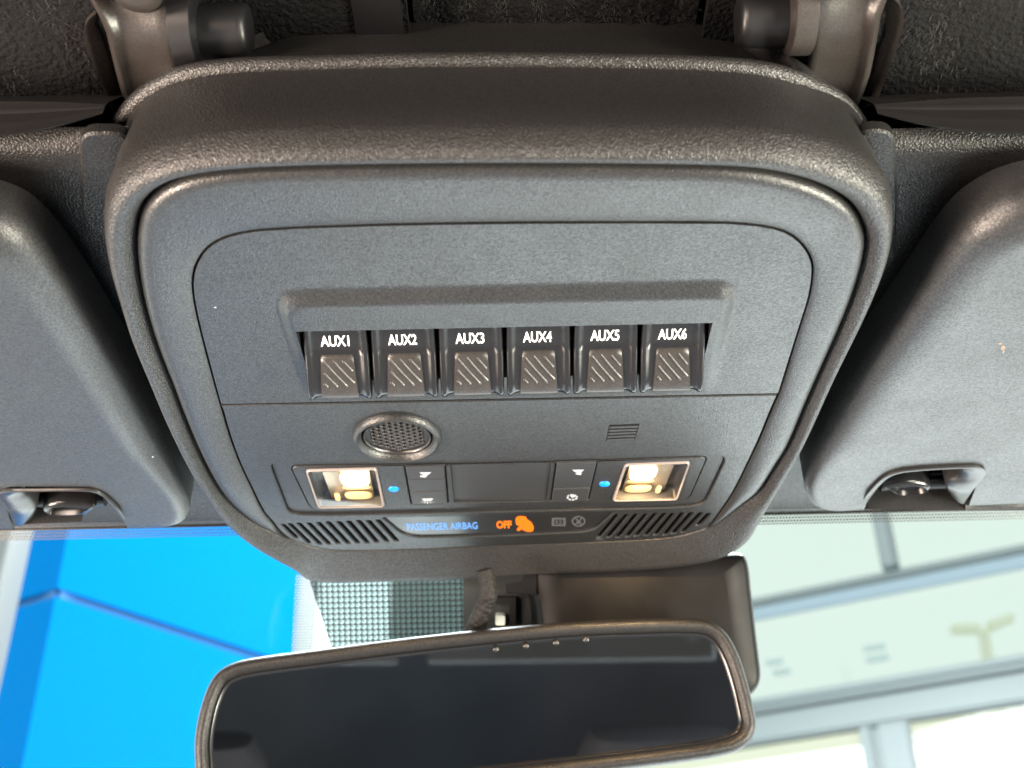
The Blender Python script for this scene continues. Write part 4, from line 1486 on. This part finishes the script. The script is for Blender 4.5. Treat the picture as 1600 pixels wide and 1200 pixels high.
bm.faces.new([bm.verts.new(v) for v in (W3(s_right, zb_top), W3(s_left, zb_top), W3(s_left, zt), W3(s_right, zt))])
link('window_pane', bm, 'store_glass', store, 0)
clear('soffit_tint', (.205, .203, .165), .3)  # cream tint stands in for the soffit seen beyond the doors
clear('door_glass', (.42, .43, .41), .3)
for s0_, s1_, zf in ((sR - 2.1, sR, S(1480, 1153)[1]), (sL, sL + 2.2, S(1300, 1172)[1])):
    for nm, za_, zb_, m_ in (('tinted_pane', zf, zdoor, 'soffit_tint'), ('door_pane', FLOOR, zf, 'door_glass')):
        bm = bmesh.new()
        bm.faces.new([bm.verts.new(v) for v in (W3(s0_, za_), W3(s1_, za_), W3(s1_, zb_), W3(s0_, zb_))])
        link(nm, bm, m_, store, 0)

# grey louvre boxes and the street lamp outside
def far_box(name, cx, cy, wpx, hpx, t, m, label, cat, group=None):
    c = PD(cx, cy, t)
    bm = bmesh.new()
    ww, hh = wpx * t / FPX, hpx * t / FPX
    add_box(bm, c, (ww, .2, hh), Matrix.Rotation(math.atan2(-ds.y, -ds.x), 3, 'Z'))
    bmesh.ops.bevel(bm, geom=bm.edges[:], offset=.03, segments=2, affect='EDGES')
    o = link(name, bm, m, None, 40)
    o['label'] = label; o['category'] = cat
    if group: o['group'] = group
for i, (cx, cy, lb) in enumerate(((1366, 1012, 'upper grey louvre beyond the glass, right pair'), (1371, 1029, 'lower grey louvre beyond the glass, right pair'), (1210, 1034, 'upper faint grey louvre beyond the glass, left pair next to the sensor cover'), (1222, 1050, 'lower faint grey louvre beyond the glass, left pair next to the sensor cover'))):
    far_box('wall_louvre', cx, cy, 36 if i < 2 else 28, 9, 40, 'vent_grey', lb, 'louvre', 'louvres beyond the glass')
lampb = PD(1545, 1045, 40)
lamp = thing('street_lamp', (lampb.x, lampb.y, 0), 'pale two-headed lamp post outside beyond the storefront glass', 'street lamp')
tp = PD(1537, 985, 40)
bm = bmesh.new()
add_tube(bm, [(lampb.x, lampb.y, 0), (lampb.x, lampb.y, lampb.z), tuple(tp)], [.25, .22, .17], 12)
link('post', bm, 'lamp_metal', lamp, 60)
for dx, dz in ((-.60, .05), (.60, .25)):
    bm = bmesh.new()
    add_box(bm, tp + Vector((dx, 0, dz)), (.9, .5, .26), Matrix.Rotation(-.35 if dx > 0 else .0, 3, 'Y'))
    bmesh.ops.bevel(bm, geom=bm.edges[:], offset=.04, segments=2, affect='EDGES')
    link('lamp_head', bm, 'lamp_metal', lamp, 40)

# ------------------------------------------------------------------ the cabin behind the viewer, seen in the mirror
cab = bmesh.new()
def wallq(*v):
    cab.faces.new([cab.verts.new(x) for x in v])
z0, z1 = .95, H + .10
for xa_, xb_, za_, zb_ in ((-.72, .72, z0, 1.33), (-.72, .72, 1.60, z1), (-.72, -.60, 1.33, 1.60), (.60, .72, 1.33, 1.60), (-.03, .03, 1.33, 1.60)):
    wallq((xa_, -1.35, za_), (xb_, -1.35, za_), (xb_, -1.35, zb_), (xa_, -1.35, zb_))
wallq((-.72, -1.35, z0), (.72, -1.35, z0), (.72, .15, z0), (-.72, .15, z0))
wallq((-.72, .15, z0), (.72, .15, z0), (.72, .45, 1.06), (-.72, .45, 1.06))
wallq((-.72, .45, 1.06), (.72, .45, 1.06), (.72, 1.0, 1.04), (-.72, 1.0, 1.04))
for sx in (-.72, .72):
    wallq((sx, -1.35, z0), (sx, .60, z0), (sx, .60, z0 + .30), (sx, -1.35, z0 + .30))
    wallq((sx, -1.35, z1 - .12), (sx, .55, z1 - .12), (sx, .55, z1), (sx, -1.35, z1))
    wallq((sx, -1.35, z0 + .3), (sx, -.75, z0 + .3), (sx, -.75, z1 - .12), (sx, -1.35, z1 - .12))
    wallq((sx, -.20, z0 + .3), (sx, -.08, z0 + .3), (sx, -.08, z1 - .12), (sx, -.20, z1 - .12))
    wallq((sx, .46, z0 + .3), (sx, .66, z0 + .3), (sx, .60, z1 - .12), (sx, .40, z1 - .12))
structure(link('cabin_lining', cab, 'cabin_lining', None, 0))

clear('tinted_glass', (.030, .027, .025), .4)
bm = bmesh.new()
bm.faces.new([bm.verts.new(v) for v in ((-.60, -1.352, 1.33), (.60, -1.352, 1.33), (.60, -1.352, 1.60), (-.60, -1.352, 1.60))])
structure(link('rear_window', bm, 'tinted_glass', None, 0))
bm = bmesh.new()
for cx_ in (-.34, .34):
    L = rounded([Vector((cx_ - .24, -.75, 0)), Vector((cx_ + .24, -.75, 0)), Vector((cx_ + .24, -.60, 0)), Vector((cx_ - .24, -.60, 0))], .06, 5)
    add_loft(bm, [[Vector((p.x + (cx_ - p.x) * k_, p.y, z_)) for p in L] for z_, k_ in ((.95, 0), (1.10, .02), (1.17, .10), (1.19, .2))], True, False, True)
    L = rounded([Vector((cx_ - .13, -.73, 0)), Vector((cx_ + .13, -.73, 0)), Vector((cx_ + .13, -.63, 0)), Vector((cx_ - .13, -.63, 0))], .05, 5)
    add_loft(bm, [[Vector((p.x + (cx_ - p.x) * k_, p.y, z_)) for p in L] for z_, k_ in ((1.20, .15), (1.22, .02), (1.33, .05), (1.36, .2))], True, True, True)
structure(link('rear_seats', bm, 'seat_cloth', None, 50))
